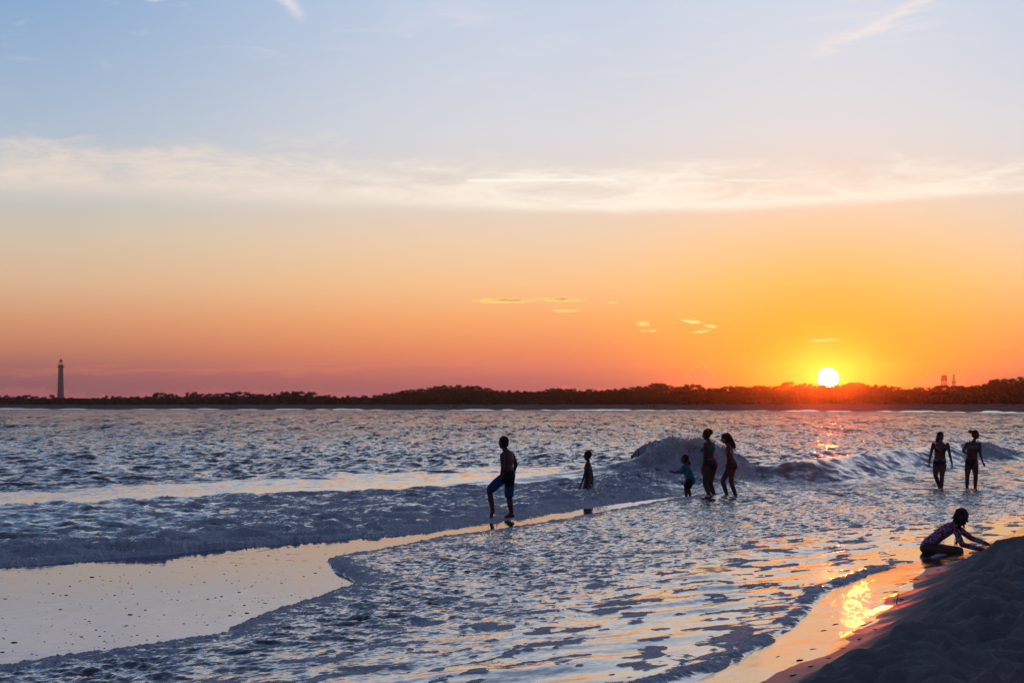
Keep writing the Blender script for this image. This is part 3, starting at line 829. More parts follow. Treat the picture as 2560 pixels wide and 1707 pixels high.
def leaf_mat():
    m, t = new_mat('foliage')
    oi = t.nodes.new('ShaderNodeObjectInfo'); co = t.nodes.new('ShaderNodeTexCoord')
    n = nnoise(co.outputs['Object'], 0.9, 3.0, 0.6)
    c = cmix((0.024, 0.022, 0.016, 1), (0.046, 0.041, 0.026, 1), nsat(0.55 * n + 0.5 * NX(oi.outputs['Random'])))
    d = node(t, 'ShaderNodeBsdfDiffuse'); tr = node(t, 'ShaderNodeBsdfTranslucent')
    t.links.new(c, d.inputs[0]); t.links.new(c, tr.inputs[0])
    mx = t.nodes.new('ShaderNodeMixShader'); mx.inputs[0].default_value = 0.25
    t.links.new(d.outputs[0], mx.inputs[1]); t.links.new(tr.outputs[0], mx.inputs[2]); out(t, mx.outputs[0]); return m


MAT_LEAF = leaf_mat()


def leaf_quads(cen, size, rs):
    """random leaf-spray quads round the given centres"""
    n = len(cen)
    a = rs.normal(size=(n, 3)); a /= np.linalg.norm(a, axis=1, keepdims=True)
    b = rs.normal(size=(n, 3)); b -= a * (a * b).sum(1, keepdims=True); b /= np.linalg.norm(b, axis=1, keepdims=True)
    s1 = (size * rs.uniform(0.6, 1.3, n))[:, None]; s2 = (size * rs.uniform(0.35, 0.8, n))[:, None]
    v = np.stack([cen - a * s1, cen + b * s2, cen + a * s1, cen - b * s2], 1).reshape(-1, 3)
    return v, np.arange(4 * n).reshape(n, 4)


def make_tree(seed, kind):
    """unit tree of about 6 m: trunk with limbs, crown of leaf clumps; returns (trunk mesh, crown mesh)"""
    rs = np.random.RandomState(seed); H = 6.0
    w, cb, nl = {'round': (2.6, 0.18, 26), 'broad': (3.6, 0.25, 32), 'umbrella': (3.0, 0.50, 20), 'narrow': (1.1, 0.20, 12), 'shrub': (2.8, 0.10, 22)}[kind]
    tm = MB(); bend = rs.uniform(-0.3, 0.3, 2)
    tm.tube([(0, 0, -0.6), (bend[0] * .3, bend[1] * .3, H * .3), (bend[0], bend[1], H * .62)], [0.20, 0.15, 0.07], 6)
    clumps = []
    for i in range(nl):
        th = rs.uniform(0, 6.28); rr = math.sqrt(rs.rand()) * w
        ztop = H * (1 - (1 - cb) * 0.78 * (rr / w) ** 2.2) - 0.55
        zc = ztop - abs(rs.normal(0, 0.35)) * (1.0 if kind != 'narrow' else 2.5) - (rs.rand() * H * 0.3 if kind in ('shrub', 'round', 'broad') else 0)
        c = np.array([bend[0] + rr * math.cos(th), bend[1] + rr * math.sin(th), zc]); clumps.append(c)
        if i % 2 == 0 and kind != 'shrub':
            z0 = H * rs.uniform(.22, .5)
            tm.tube([(bend[0] * .5, bend[1] * .5, z0), tuple(np.array([bend[0] * .5, bend[1] * .5, z0]) * .45 + c * .55 - np.array([0, 0, .25])), tuple(c)], [0.09, 0.06, 0.02], 4)
    cen = []
    for c in clumps:
        k = rs.randint(34, 56); rad = rs.uniform(.65, 1.05) * (0.55 if kind == 'narrow' else 1.0)
        q = rs.normal(size=(k, 3)); q /= np.linalg.norm(q, axis=1, keepdims=True)
        cen.append(c + q * (rad * rs.rand(k, 1) ** 0.45) * np.array([1.15, 1.15, .72]))
    v, f = leaf_quads(np.concatenate(cen), 0.26, rs)
    return tm.mesh('trunk'), np_mesh('crown', v, f)


VAR = {}
for i, kd in enumerate(['round', 'broad', 'umbrella', 'round', 'broad', 'narrow', 'shrub', 'round']):
    tmesh, cmesh = make_tree(100 + i, kd); tmesh.materials.append(MAT_BARK); cmesh.materials.append(MAT_LEAF)
    VAR.setdefault(kd, []).append((tmesh, cmesh))
NAMES = {'round': 'coastal_tree', 'broad': 'spreading_tree', 'umbrella': 'flat_topped_tree', 'narrow': 'cedar_tree', 'shrub': 'coastal_shrub'}
TLAB = {'round': 'rounded dark tree', 'broad': 'broad domed dark tree', 'umbrella': 'flat topped dark tree', 'narrow': 'narrow dark cedar', 'shrub': 'dense dark shrub'}
ZONES = [(100, 'on the seaward side of the lighthouse'), (350, 'just inland of the lighthouse'), (620, 'in the wood midway from lighthouse to hill'), (850, 'on the tall rise before the skyline dip'),
         (1000, 'in the dip at the foot of the hill'), (1240, 'on the smooth wooded hill'), (1450, 'behind the hill above two beach figures'), (1640, 'above the trio of beach walkers'),
         (1800, 'near the twin domed trees'), (1960, 'between the twin domes and the lone tree'), (2060, 'under the gull beside the sun'), (2200, 'below and beyond the sun'), (2345, 'before the water tower'),
         (2440, 'below the water tower and mast'), (9999, 'on the high rise past the mast')]


def plant(px, off, kind, ztop=None, height=None, rs=random, label=None, wide=1.0):
    D = float(shore_d(px)) + off
    gz = float(land_ground(np.array([px]), np.array([off]))[0])
    if height is None: height = max(2.2, ztop - gz)
    elif ztop is not None: gz = min(gz, ztop - height); height = ztop - gz
    t = empty(NAMES[kind], ((px - 1280) / F * D, D, gz), rs.uniform(0, 6.28))
    s = height / 6.0; sw = wide * (0.45 + 0.55 * s) * rs.uniform(.85, 1.15)
    t.scale = (sw, sw, s)
    tm_, cm_ = rs.choice(VAR[kind])
    link('trunk', tm_, None, t, False); link('crown', cm_, None, t, False)
    if not label:
        zone = next(z for lim, z in ZONES if px < lim); back = off > 100
        label = ('skyline' if back else 'low front') + ' ' + TLAB[kind] + ' ' + zone
        t['group'] = label + ', several alike'
    props(t, label, 'shrub' if kind == 'shrub' else 'tree')
    return t


rt = random.Random(21)
SPECIAL = [(1972, 'umbrella', 951, 'lone round topped tree standing above the wood just beside the sun', 0.95), (1638, 'umbrella', 955, 'wide open limbed tree rising between the hill and the twin domes', 1.35),
           (1715, 'broad', 957, 'square shouldered dark tree beside the wide open limbed one', 0.8), (1752, 'round', 957, 'tall domed tree next to the square shouldered one', 1.05),
           (266, 'narrow', 983, 'narrow upright cedar near the lighthouse rising over a round bush', 1.0), (284, 'round', 985, 'small see through round tree beside the narrow cedar', 0.9),
           (2133, 'round', 953, 'peaked leafy tree on the skyline beyond the setting sun', 1.1), (2115, 'umbrella', 958, 'small open crowned tree right under the setting sun', 0.9),
           (130, 'umbrella', 984, 'sparse thin bush on the skyline beside the lighthouse', 0.6)]
for px, kd, ty, lab, wd in SPECIAL:
    D = float(shore_d(px)) + 108
    plant(px, 108, kd, CAM_H + (HORIZON - ty) / F * D, None if kd != 'narrow' else 5.0, rt, lab, wd)
px = -320.0
while px < 2860:
    D = float(shore_d(px)) + 115
    hill = 1010 < px < 1235
    kd = rt.choice(['round', 'round', 'broad', 'broad', 'umbrella'] if not hill else ['shrub', 'round', 'shrub'])
    ty = float(np.interp(px, SKX, SKY_)) + (rt.choice([-1.5, -1, 0, 0, 1, 2, 3]) * (0.35 if hill else 1.0) - 3.0)
    if not any(abs(px - s_[0]) < 7 for s_ in SPECIAL):
        plant(px, 115 + rt.uniform(-8, 14), kd, CAM_H + (HORIZON - ty) / F * D, None, rt, None, 1.2)
    px += rt.uniform(11, 22) * (0.75 if hill else 1.0)
px = -300.0
while px < 2850:
    off = rt.uniform(62, 92); D = float(shore_d(px)) + off
    ty = float(np.interp(px, SKX, SKY_)); ty = ty + (1003 - ty) * rt.uniform(.25, .6)
    kd = rt.choice(['shrub', 'shrub', 'round', 'broad'])
    plant(px, off, kd, CAM_H + (HORIZON - ty) / F * D, None, rt)
    px += rt.uniform(20, 34)

# scrub and dune grass that fills the wood's foot: nobody could count it
rs = np.random.RandomState(77); n = 60000
spx = rs.uniform(-400, 2950, n); soff = 40 + 80 * rs.rand(n) ** 1.2
sD = shore_d(spx) + soff; sz = land_ground(spx, soff) + rs.rand(n) * np.interp(soff, [40, 60, 120], [0.6, 2.0, 3.0]) - 0.1
v, f = leaf_quads(np.stack([(spx - 1280) / F * sD, sD, sz], 1), 0.75, rs)
props(link('dune_scrub', np_mesh('dune_scrub', v, f), MAT_LEAF, None, False), 'dark low scrub covering the dunes behind the far beach', 'scrub', kind='stuff')

# ------------------------------------------------------------------ lighthouse
LD = 2450.0; LK = F / LD
MAT_WHITE = plain('lighthouse_paint', (0.24, 0.245, 0.26), 0.7, 0.18, 0.3)
MAT_RED = plain('lantern_iron', (0.16, 0.04, 0.035), 0.6, 0.2, 1.0)


def glass_mat():
    m, t = new_mat('lantern_glass')
    tr = node(t, 'ShaderNodeBsdfTransparent'); tl = node(t, 'ShaderNodeBsdfTranslucent'); tl.inputs[0].default_value = (0.9, 0.9, 0.85, 1)
    g_ = node(t, 'ShaderNodeBsdfGlossy', Roughness=0.1)
    tr.inputs[0].default_value = (0.92, 0.95, 0.93, 1)
    a = t.nodes.new('ShaderNodeMixShader'); a.inputs[0].default_value = 0.12
    t.links.new(tr.outputs[0], a.inputs[1]); t.links.new(g_.outputs[0], a.inputs[2]); out(t, a.outputs[0]); return m


MAT_GLASS = glass_mat()
lb = at_y(151.5, 1006, LD); lb.z = 6.0
lt = CAM_H + (HORIZON - 898.5) / F * LD          # tip of the finial
lh = empty('lighthouse', lb); props(lh, 'tall tapering white lighthouse with a dark red lantern top', 'lighthouse')
hh = lt - 6.0
rb, rtp = 9.2 / LK, 5.9 / LK
ztop = hh * 0.80
MB().lathe([(rb * 1.06, 0), (rb * 1.02, 1.2), (rb, 1.3), (rb * .84, ztop * .33), (rtp * 1.12, ztop * .75), (rtp, ztop)], 32).build('tower', MAT_WHITE, lh)
for i, zz in enumerate((0.18, 0.36, 0.54, 0.72)):
    rr = np.interp(zz, [0, .33, .75, 1], [rb, rb * .84, rtp * 1.12, rtp])
    w_ = MB().box((0.4, -rr + 0.08, ztop * zz), (0.8, 0.35, 1.5)).build('window', MAT_RED, lh, False)
    MB().box((0.4, -rr - 0.12, ztop * zz - 0.85), (1.1, 0.30, 0.15)).build('sill', MAT_WHITE, w_, False)
MB().lathe([(rtp, ztop), (rtp * 1.18, ztop + 0.5), (rtp * 1.42, ztop + 1.1), (rtp * 1.42, ztop + 1.45), (rtp * 0.95, ztop + 1.5)], 32).build('gallery', MAT_RED, lh)
ra = MB()
for k in range(20):
    a = 2 * math.pi * k / 20; x, y = rtp * 1.38 * math.cos(a), rtp * 1.38 * math.sin(a)
    ra.tube([(x, y, ztop + 1.4), (x, y, ztop + 2.9)], [.07, .07], 5)
for zz in (2.0, 2.45, 2.9):
    ra.tube([(rtp * 1.38 * math.cos(2 * math.pi * k / 20), rtp * 1.38 * math.sin(2 * math.pi * k / 20), ztop + zz) for k in range(21)], [.06] * 21, 5, False)
ra.build('railing', MAT_RED, lh)
MB().lathe([(rtp * .93, ztop + 1.45), (rtp * .93, ztop + 3.4), (rtp * .80, ztop + 3.5)], 24).build('watch_room', MAT_RED, lh)
lz0, lz1 = ztop + 3.45, ztop + 3.45 + (hh - ztop) * 0.36
lan = MB()
for k in range(8):
    a = 2 * math.pi * (k + .5) / 8; x, y = rtp * .78 * math.cos(a), rtp * .78 * math.sin(a)
    lan.tube([(x, y, lz0), (x, y, lz1)], [.09, .09], 5)
lo = lan.build('lantern_frame', MAT_RED, lh)
for k in range(8):
    a0, a1 = 2 * math.pi * (k + .5) / 8, 2 * math.pi * (k + 1.5) / 8
    m_ = MB(); r9 = rtp * .76
    m_.add([(r9 * math.cos(a0), r9 * math.sin(a0), lz0), (r9 * math.cos(a1), r9 * math.sin(a1), lz0), (r9 * math.cos(a1), r9 * math.sin(a1), lz1), (r9 * math.cos(a0), r9 * math.sin(a0), lz1)], [(0, 1, 2, 3)])
    m_.build('pane', MAT_GLASS, lo, False)
rf = MB().lathe([(rtp * .95, lz1), (rtp * .90, lz1 + 0.25), (rtp * .55, lz1 + 1.5), (rtp * .22, lz1 + 2.3), (0.32, lz1 + 2.6)], 24).build('roof', MAT_RED, lh)
MB().lathe([(0.18, lz1 + 2.5), (0.55, lz1 + 2.9), (0.55, lz1 + 3.2), (0.15, lz1 + 3.6), (0.06, hh)], 10).build('finial', MAT_RED, rf)

# ------------------------------------------------------------------ water tower and radio mast
MAT_STEEL = plain('grey_steel', (0.10, 0.10, 0.11), 0.6, 0.2, 0.5)
WD = 2000.0; WK = F / WD
wb = at_y(2360.5, 1000, WD); wb.z = 4.0
wtow = empty('water_tower', wb); props(wtow, 'round water tank on tall thin legs beside the radio mast', 'water tower')
zt = lambda y: CAM_H + (HORIZON - y) / F * WD - 4.0
rw = 7.4 / WK
MB().lathe([(rw * .3, zt(952.2)), (rw * .8, zt(951.6)), (rw, zt(949.8)), (rw, zt(941.5)), (rw * .92, zt(939.6)), (rw * .55, zt(938)), (rw * .12, zt(937.2))], 28).build('tank', MAT_STEEL, wtow)
MB().lathe([(.5, zt(937.4)), (.5, zt(936.6)), (.15, zt(936.3))], 10).build('vent_cap', MAT_STEEL, wtow)
for k in range(6):
    a = 2 * math.pi * (k + .2) / 6
    MB().tube([(rw * 1.05 * math.cos(a), rw * 1.05 * math.sin(a), 0), (rw * .93 * math.cos(a), rw * .93 * math.sin(a), zt(950))], [.36, .36], 6).build('leg', MAT_STEEL, wtow)
    a2 = 2 * math.pi * (k + 1.2) / 6
    for z0, z1 in ((.2, .6), (.6, .98)):
        MB().tube([(rw * math.cos(a), rw * math.sin(a), zt(950) * z0), (rw * math.cos(a2), rw * math.sin(a2), zt(950) * z1)], [.08, .08], 4).build('brace', MAT_STEEL, wtow)
MB().tube([(0, 0, 0), (0, 0, zt(951.5))], [.55, .55], 8).build('riser_pipe', MAT_STEEL, wtow)
mb_ = at_y(2384, 1000, WD); mb_.z = 4.0
mast = empty('radio_mast', mb_); props(mast, 'thin lattice radio mast with antenna clusters near the water tank', 'mast')
H_ = zt(934.5); lat = MB()
cr = [(1.0 * math.cos(2.1 * k), 1.0 * math.sin(2.1 * k)) for k in range(3)]
for k in range(3):
    lat.tube([(cr[k][0], cr[k][1], 0), (cr[k][0] * .5, cr[k][1] * .5, H_)], [.16, .12], 5)
    for j in range(12):
        z0, z1 = H_ * j / 12, H_ * (j + 1) / 12; s0, s1 = 1 - .5 * j / 12, 1 - .5 * (j + 1) / 12; q = (k + 1) % 3
        lat.tube([(cr[k][0] * s0, cr[k][1] * s0, z0), (cr[q][0] * s1, cr[q][1] * s1, z1)], [.08, .08], 4)
lat.build('lattice', MAT_STEEL, mast)
for zy, wdt in ((954, 4.0), (958.5, 2.6), (946, 1.9), (939, 1.6)):
    for k in range(6 if wdt > 2 else 2):
        a = 2 * math.pi * k / 6
        MB().box((wdt * .45 * math.cos(a) + .3, wdt * .45 * math.sin(a), zt(zy)), (.5, .5, 1.9)).build('antenna', MAT_STEEL, mast, False)
    MB().tube([(-wdt * .5, 0, zt(zy)), (wdt * .55, 0, zt(zy))], [.12, .12], 5).build('antenna_bracket', MAT_STEEL, mast)
MB().tube([(0, 0, H_), (0, 0, H_ + 2.2)], [.08, .04], 5).build('whip', MAT_STEEL, mast)

# ------------------------------------------------------------------ body building
def capsule(mb, p0, r0, p1, r1, mid=None):
    p0, p1 = Vector(p0), Vector(p1); d = (p1 - p0).normalized()
    pts = [p0 - d * r0 * .97, p0 - d * r0 * .7, p0]; rad = [r0 * .25, r0 * .71, r0]
    if mid is not None: pts.append((p0 + p1) / 2); rad.append(mid)
    pts += [p1, p1 + d * r1 * .7, p1 + d * r1 * .97]; rad += [r1, r1 * .71, r1 * .25]
    mb.tube(pts, rad, 10)


def ellipsoid(mb, c, r, rot=None, seg=14):
    prof = [(math.sin(math.pi * (i + .4) / 9.8), -math.cos(math.pi * (i + .4) / 9.8)) for i in range(10)]
    tmp = MB().lathe(prof, seg); c = Vector(c)
    v = []
    for p in tmp.v:
        q = Vector((p[0] * r[0], p[1] * r[1], p[2] * r[2]))
        if rot is not None: q = rot @ q
        v.append(q + c)
    mb.add(v, tmp.f)


def etube(mb, pts, ra_, rb_, side, seg=16):
    """elliptical tube: ra_ along 'side', rb_ across; rounded ends"""
    pts = [Vector(p) for p in pts]; side = Vector(side).normalized(); v = []; f = []; rings = []
    for i, p in enumerate(pts):
        t = (pts[min(i + 1, len(pts) - 1)] - pts[max(i - 1, 0)]).normalized()
        a = (side - t * side.dot(t)).normalized(); b = t.cross(a)
        rings.append((p, a, b, ra_[i], rb_[i], t))
    p, a, b, x, y, t = rings[0]; rings.insert(0, (p - t * min(x, y) * .45, a, b, x * .6, y * .6, t))
    p, a, b, x, y, t = rings[-1]; rings.append((p + t * min(x, y) * .45, a, b, x * .6, y * .6, t))
    for p, a, b, x, y, t in rings:
        v += [p + a * x * math.cos(2 * math.pi * k / seg) + b * y * math.sin(2 * math.pi * k / seg) for k in range(seg)]
    for i in range(len(rings) - 1):
        for k in range(seg): f.append((i * seg + k, i * seg + (k + 1) % seg, (i + 1) * seg + (k + 1) % seg, (i + 1) * seg + k))
    f.append(tuple(range(seg - 1, -1, -1))); f.append(tuple(range((len(rings) - 1) * seg, len(rings) * seg)))
    mb.add(v, f)


def remeshed(mb, name, voxel=0.009, smooth=4, deci=0.45):
    me = mb.mesh(name + '_src'); o = bpy.data.objects.new(name + '_src', me); COL.objects.link(o)
    m = o.modifiers.new('r', 'REMESH'); m.mode = 'VOXEL'; m.voxel_size = voxel; m.adaptivity = 0
    if smooth: m = o.modifiers.new('s', 'SMOOTH'); m.factor = .5; m.iterations = smooth
    if deci < 1: m = o.modifiers.new('d', 'DECIMATE'); m.ratio = deci
    dg = bpy.context.evaluated_depsgraph_get()
    res = bpy.data.meshes.new_from_object(o.evaluated_get(dg)); res.name = name
    bpy.data.objects.remove(o); bpy.data.meshes.remove(me)
    return res


class Figure:
    """one person, traced joint by joint; local x = right in the picture, y = away, z = up"""
    def __init__(s, label, loc, skin, k, x0, zb):
        s.root = empty('person', loc, -math.atan2(loc[0], loc[1])); props(s.root, label, 'person')
        s.mb = MB(); s.seg = []; s.skin = skin; s.k = k; s.x0 = x0; s.zb = zb

    def P(s, zx, zy, y=0.0): return Vector(((zx - s.x0) / s.k, y, (s.zb - zy) / s.k))

    def _tag(s, p0, p1, r0, r1, tag): s.seg.append((Vector(p0), Vector(p1), r0, r1, tag))

    def limb(s, pts, rad, tag, mids=None):
        for i in range(len(pts) - 1):
            capsule(s.mb, pts[i], rad[i], pts[i + 1], rad[i + 1], mids[i] if mids else None); s._tag(pts[i], pts[i + 1], rad[i], rad[i + 1], tag)

    def torso(s, pts, ra_, rb_, side):
        etube(s.mb, pts, ra_, rb_, side)
        for i in range(len(pts) - 1): s._tag(pts[i], pts[i + 1], (ra_[i] + rb_[i]) / 2, (ra_[i + 1] + rb_[i + 1]) / 2, 'torso')

    def ball(s, c, r, tag='torso', rot=None):
        ellipsoid(s.mb, c, r, rot); s._tag(c, Vector(c) + Vector((0, 0, .001)), sum(r) / 3, sum(r) / 3, tag)

    def hand(s, w, d, up, L=0.16, curl=0.5):
        """palm and five fingers from the wrist along d; 'up' is the thumb side"""
        w, d = Vector(w), Vector(d).normalized(); up = (Vector(up) - d * Vector(up).dot(d)).normalized(); nrm = d.cross(up)
        rot = Matrix((d, up, nrm)).transposed()
        ellipsoid(s.mb, w + d * L * .27, (L * .30, L * .22, L * .11), rot); s._tag(w, w + d * L * .5, .03, .03, 'hand')
        for i, (o_, ln) in enumerate(((.16, .42), (.055, .48), (-.055, .44), (-.155, .34))):
            b0 = w + d * L * .48 + up * L * o_; b1 = b0 + (d + nrm * curl * .5).normalized() * L * ln * .5
            b2 = b1 + (d + nrm * curl * 1.6).normalized() * L * ln * .5
            capsule(s.mb, b0, L * .052, b1, L * .048); capsule(s.mb, b1, L * .048, b2, L * .040)
        t0 = w + d * L * .12 + up * L * .17; t1 = t0 + (d * .75 + up * .75 + nrm * .25).normalized() * L * .26; t2 = t1 + (d + nrm * .5).normalized() * L * .2
        capsule(s.mb, t0, L * .065, t1, L * .055); capsule(s.mb, t1, L * .055, t2, L * .045)

    def foot(s, ankle, d, L=0.22, drop=0.07):
        a = Vector(ankle); d = Vector(d).normalized()
        heel = a - d * L * .18 - Vector((0, 0, drop * .75)); ball_ = a + d * L * .5 - Vector((0, 0, drop)); toe = a + d * L * .75 - Vector((0, 0, drop * 1.05))
        capsule(s.mb, heel, .034, ball_, .034); capsule(s.mb, ball_, .034, toe, .022); capsule(s.mb, a, .036, ball_, .034); s._tag(heel, toe, .03, .03, 'leg')

    def head(s, c, fwd, H, tilt=0.0):
        """c = centre of the head"""
        f = Vector(fwd).normalized(); f = (f + Vector((0, 0, math.sin(tilt)))).normalized()
        side = f.cross(Vector((0, 0, 1))).normalized(); up = side.cross(f); s.hf, s.hs, s.hu, s.hc, s.hH = f, side, up, Vector(c), H
        rot = Matrix((f, side, up)).transposed(); c = Vector(c)
        def e(o_, r): ellipsoid(s.mb, c + rot @ (Vector(o_) * H), tuple(q * H for q in r), rot); s._tag(c, c + Vector((0, 0, .001)), .4 * H, .4 * H, 'head')
        e((-.05, 0, .14), (.43, .345, .36)); e((.10, 0, -.14), (.28, .27, .34)); e((.20, 0, -.36), (.14, .16, .12)); e((.27, 0, .10), (.12, .22, .07))
        e((.345, 0, -.16), (.045, .11, .05)); e((.33, 0, -.25), (.05, .10, .03))
        capsule(s.mb, c + rot @ (Vector((.36, 0, .04)) * H), .035 * H, c + rot @ (Vector((.46, 0, -.08)) * H), .06 * H)
        for sg in (-1, 1): e((-.03, sg * .35, -.02), (.10, .045, .15))
        s.rot = rot

    def finish(s, voxel=0.0085):
        s.body = link('body', remeshed(s.mb, 'body', voxel), s.skin, s.root)
        for sg in (-1, 1):
            m = MB(); ellipsoid(m, s.hc + s.rot @ (Vector((.355, sg * .14, .02)) * s.hH), (.04 * s.hH,) * 3, None, 8)
            m.build('eye', MAT_EYE, s.root)
        me = s.body.data; n = len(me.polygons)
        c = np.zeros(n * 3, np.float32); me.polygons.foreach_get('center', c); c = c.reshape(-1, 3)
        best = np.full(n, 1e9); tags = np.zeros(n, int); names = []
        for p0, p1, r0, r1, tg in s.seg:
            if tg not in names: names.append(tg)
            a, b = np.array(p0), np.array(p1); v = b - a; t = np.clip(((c - a) @ v) / max(v @ v, 1e-9), 0, 1)
            d = np.linalg.norm(c - a - t[:, None] * v, axis=1) - (r0 + (r1 - r0) * t)
            m = d < best; best[m] = d[m]; tags[m] = names.index(tg)
        s.c = c; s.tags = np.array(names)[tags]

    def cloth(s, name, mask, mat, offset=0.006, label=None):
        """skin-tight garment: the body's own faces lifted off the skin"""
        me = s.body.data; idx = np.nonzero(mask)[0]; vm = {}; v = []; f = []
        for i in idx:
            q = []
            for vi in me.polygons[int(i)].vertices:
                if vi not in vm: vm[vi] = len(v); v.append(me.vertices[vi].co + me.vertices[vi].normal * offset)
                q.append(vm[vi])
            f.append(q)
        m2 = bpy.data.meshes.new(name); m2.from_pydata([tuple(p) for p in v], [], f); m2.update()
        o = link(name, m2, mat, s.root); sm = o.modifiers.new('thick', 'SOLIDIFY'); sm.thickness = .004; sm.offset = -1
        if label: o['label'] = label
        return o

    def part(s, name, mb, mat, voxel=None, deci=0.5, smooth=3, label=None, parent=None):
        me = remeshed(mb, name, voxel, smooth, deci) if voxel else mb.mesh(name)
        o = link(name, me, mat, parent or s.root)
        if label: o['label'] = label
        return o

    def cap_hair(s, mb, grow=1.06, back=0.0, low=-0.12):
        """hair over the skull, open at the face"""
        H = s.hH
        ellipsoid(mb, s.hc + s.rot @ (Vector((-.09, 0, .19)) * H), tuple(q * H * grow for q in (.42, .365, .36)), s.rot)
        ellipsoid(mb, s.hc + s.rot @ (Vector((-.20 - back, 0, low)) * H), tuple(q * H * grow for q in (.28, .31, .36)), s.rot)


MAT_EYE = plain('eye', (0.05, 0.035, 0.03), 0.2, 0.0, 5, 0.5)
SKIN = plain('tanned_skin', (0.155, 0.08, 0.06), 0.5, 0.12, 9.0, 0.4)
SKIN_PALE = plain('fair_skin', (0.18, 0.10, 0.078), 0.5, 0.12, 9.0, 0.4)
SKIN_DARK = plain('brown_skin', (0.085, 0.045, 0.033), 0.5, 0.12, 9.0, 0.4)
HAIR_DARK = plain('dark_hair', (0.030, 0.019, 0.013), 0.55, 0.4, 30.0, 0.4, 0.4)
HAIR_BROWN = plain('brown_hair', (0.065, 0.035, 0.020), 0.6, 0.4, 30.0, 0.4, 0.4)


def strands(mb, start, end, n, spread, rad, rs, sag=0.0, wave=0.0):
    a, b = Vector(start), Vector(end)
    for i in range(n):
        o0 = Vector(rs.normal(0, spread * .6, 3)); o1 = Vector(rs.normal(0, spread, 3)); pts = []
        for j in range(5):
            t = j / 4; p = (a + o0).lerp(b + o1, t) + Vector((wave * math.sin(6 * t + i), wave * math.cos(5 * t + 2 * i), -sag * math.sin(math.pi * t)))
            pts.append(p)
        mb.tube(pts, [rad, rad, rad * .9, rad * .7, rad * .3], 5)


# ------------------------------------------------------------------ people
V = Vector


def figure(label, px, py, z, zoom, ox, oy, skin):
    """px, py = where the figure meets the water in the photo; zoom, ox, oy = the enlargement it was traced on"""
    loc = on_z(px, py, z)
    return Figure(label, loc, skin, zoom * F / loc.y, (px - ox) * zoom, (py - oy) * zoom)


# --- youth in blue swim shorts wading out
def swim_short_mat():
    m, t = new_mat('blue_black_swim_cloth'); b = node(t, 'ShaderNodeBsdfPrincipled', Roughness=0.75)
    co = t.nodes.new('ShaderNodeTexCoord'); s_ = t.nodes.new('ShaderNodeSeparateXYZ'); t.links.new(co.outputs['Object'], s_.inputs[0])
    x, z = NX(s_.outputs[0]), NX(s_.outputs[2])
    n = nnoise(co.outputs['Object'], 6.0, 2.0)
    k = nstep(0.66, 0.60, z - 0.35 * nstep(0.05, -0.15, x) * 0.5 + 0.03 * n)
    t.links.new(cmix((0.012, 0.012, 0.016, 1), (0.010, 0.085, 0.21, 1), k), b.inputs['Base Color']); out(t, b.outputs[0]); return m


p = figure('bare chested youth in blue and black swim shorts striding through foam', 1262, 1297, 0.02, 5.6, 1180, 1060, SKIN)
p.zb -= 24; P = p.P
sd_ = V((.62, .78, 0)); fw = V((-.78, .62, 0))
p.torso([P(505, 700), P(502, 640), P(492, 560), P(492, 470), P(490, 400), P(480, 360)], [.145, .135, .135, .155, .155, .10], [.105, .095, .095, .105, .095, .07], sd_)
p.limb([P(478, 365), P(450, 300)], [.058, .052], 'torso')
p.head(P(437, 240), (-.80, .60, 0), .235, -0.05)
p.limb([P(425, 412, -.14), P(432, 590, -.17), P(400, 745, -.16)], [.052, .040, .028], 'arm')
p.hand(P(398, 755, -.16), (-.08, 0, -1), (-.7, -.6, 0), .17, .6)
p.limb([P(562, 408, .13), P(614, 545, .15), P(588, 640, .12)], [.052, .042, .030], 'arm')
p.hand(P(586, 648, .11), (-.4, -.1, -.9), (-.6, .6, 0), .16, .8)
p.limb([P(462, 700, -.07), P(243, 882, -.14), P(288, 1170, -.06)], [.088, .058, .040], 'leg', [.078, .056])
p.foot(P(290, 1180, -.06), (-.25, .45, -.75), .23, .03)
p.limb([P(532, 700, .06), P(515, 960, .05), P(552, 1215, .10)], [.090, .058, .040], 'leg', [.080, .058])
p.foot(P(552, 1225, .10), (-.6, .6, 0), .23, .07)
p.finish()
sh = MB()
etube(sh, [P(512, 645), P(512, 690), P(508, 745)], [.150, .155, .150], [.112, .118, .118], sd_)
etube(sh, [P(470, 705, -.06), P(350, 800, -.10), P(262, 885, -.135)], [.098, .100, .092], [.096, .098, .090], (0, 1, 0))
etube(sh, [P(530, 715, .05), P(522, 860, .05), P(518, 985, .05)], [.100, .094, .090], [.100, .094, .090], sd_)
p.part('swim_shorts', sh, swim_short_mat(), .010, .5, 3)
hr = MB(); p.cap_hair(hr, 1.05, 0, -.02); rs = np.random.RandomState(1)
strands(hr, p.hc + V((.02, 0, .10)), p.hc + V((.075, -.02, -.05)), 10, .045, .012, rs)
p.part('hair', hr, HAIR_DARK, .009)

# --- small boy thigh deep in foam
p = figure('small boy with short hair standing thigh deep in churning foam', 1471, 1231, 0.10, 7.84, 1420, 1080, SKIN_DARK)
P = p.P; sd_ = V((.35, .94, 0))
p.torso([P(395, 1010), P(398, 930), P(388, 820), P(385, 710), P(392, 640), P(398, 600)], [.105, .100, .102, .112, .105, .06], [.088, .078, .082, .088, .072, .05], sd_)
p.limb([P(398, 612), P(395, 545)], [.042, .040], 'torso')
p.head(P(383, 462), (-.95, .3, 0), .225, -.05)
p.limb([P(366, 660, -.09), P(322, 850, -.15), P(268, 1005, -.14)], [.036, .030, .022], 'arm'); p.hand(P(263, 1015, -.14), (-.45, 0, -.9), (-.8, .2, .3), .13, .5)
p.limb([P(432, 655, .10), P(474, 840, .12), P(480, 985, .07)], [.036, .030, .022], 'arm'); p.hand(P(481, 995, .07), (0, -.1, -1), (-.9, 0, 0), .13, .5)
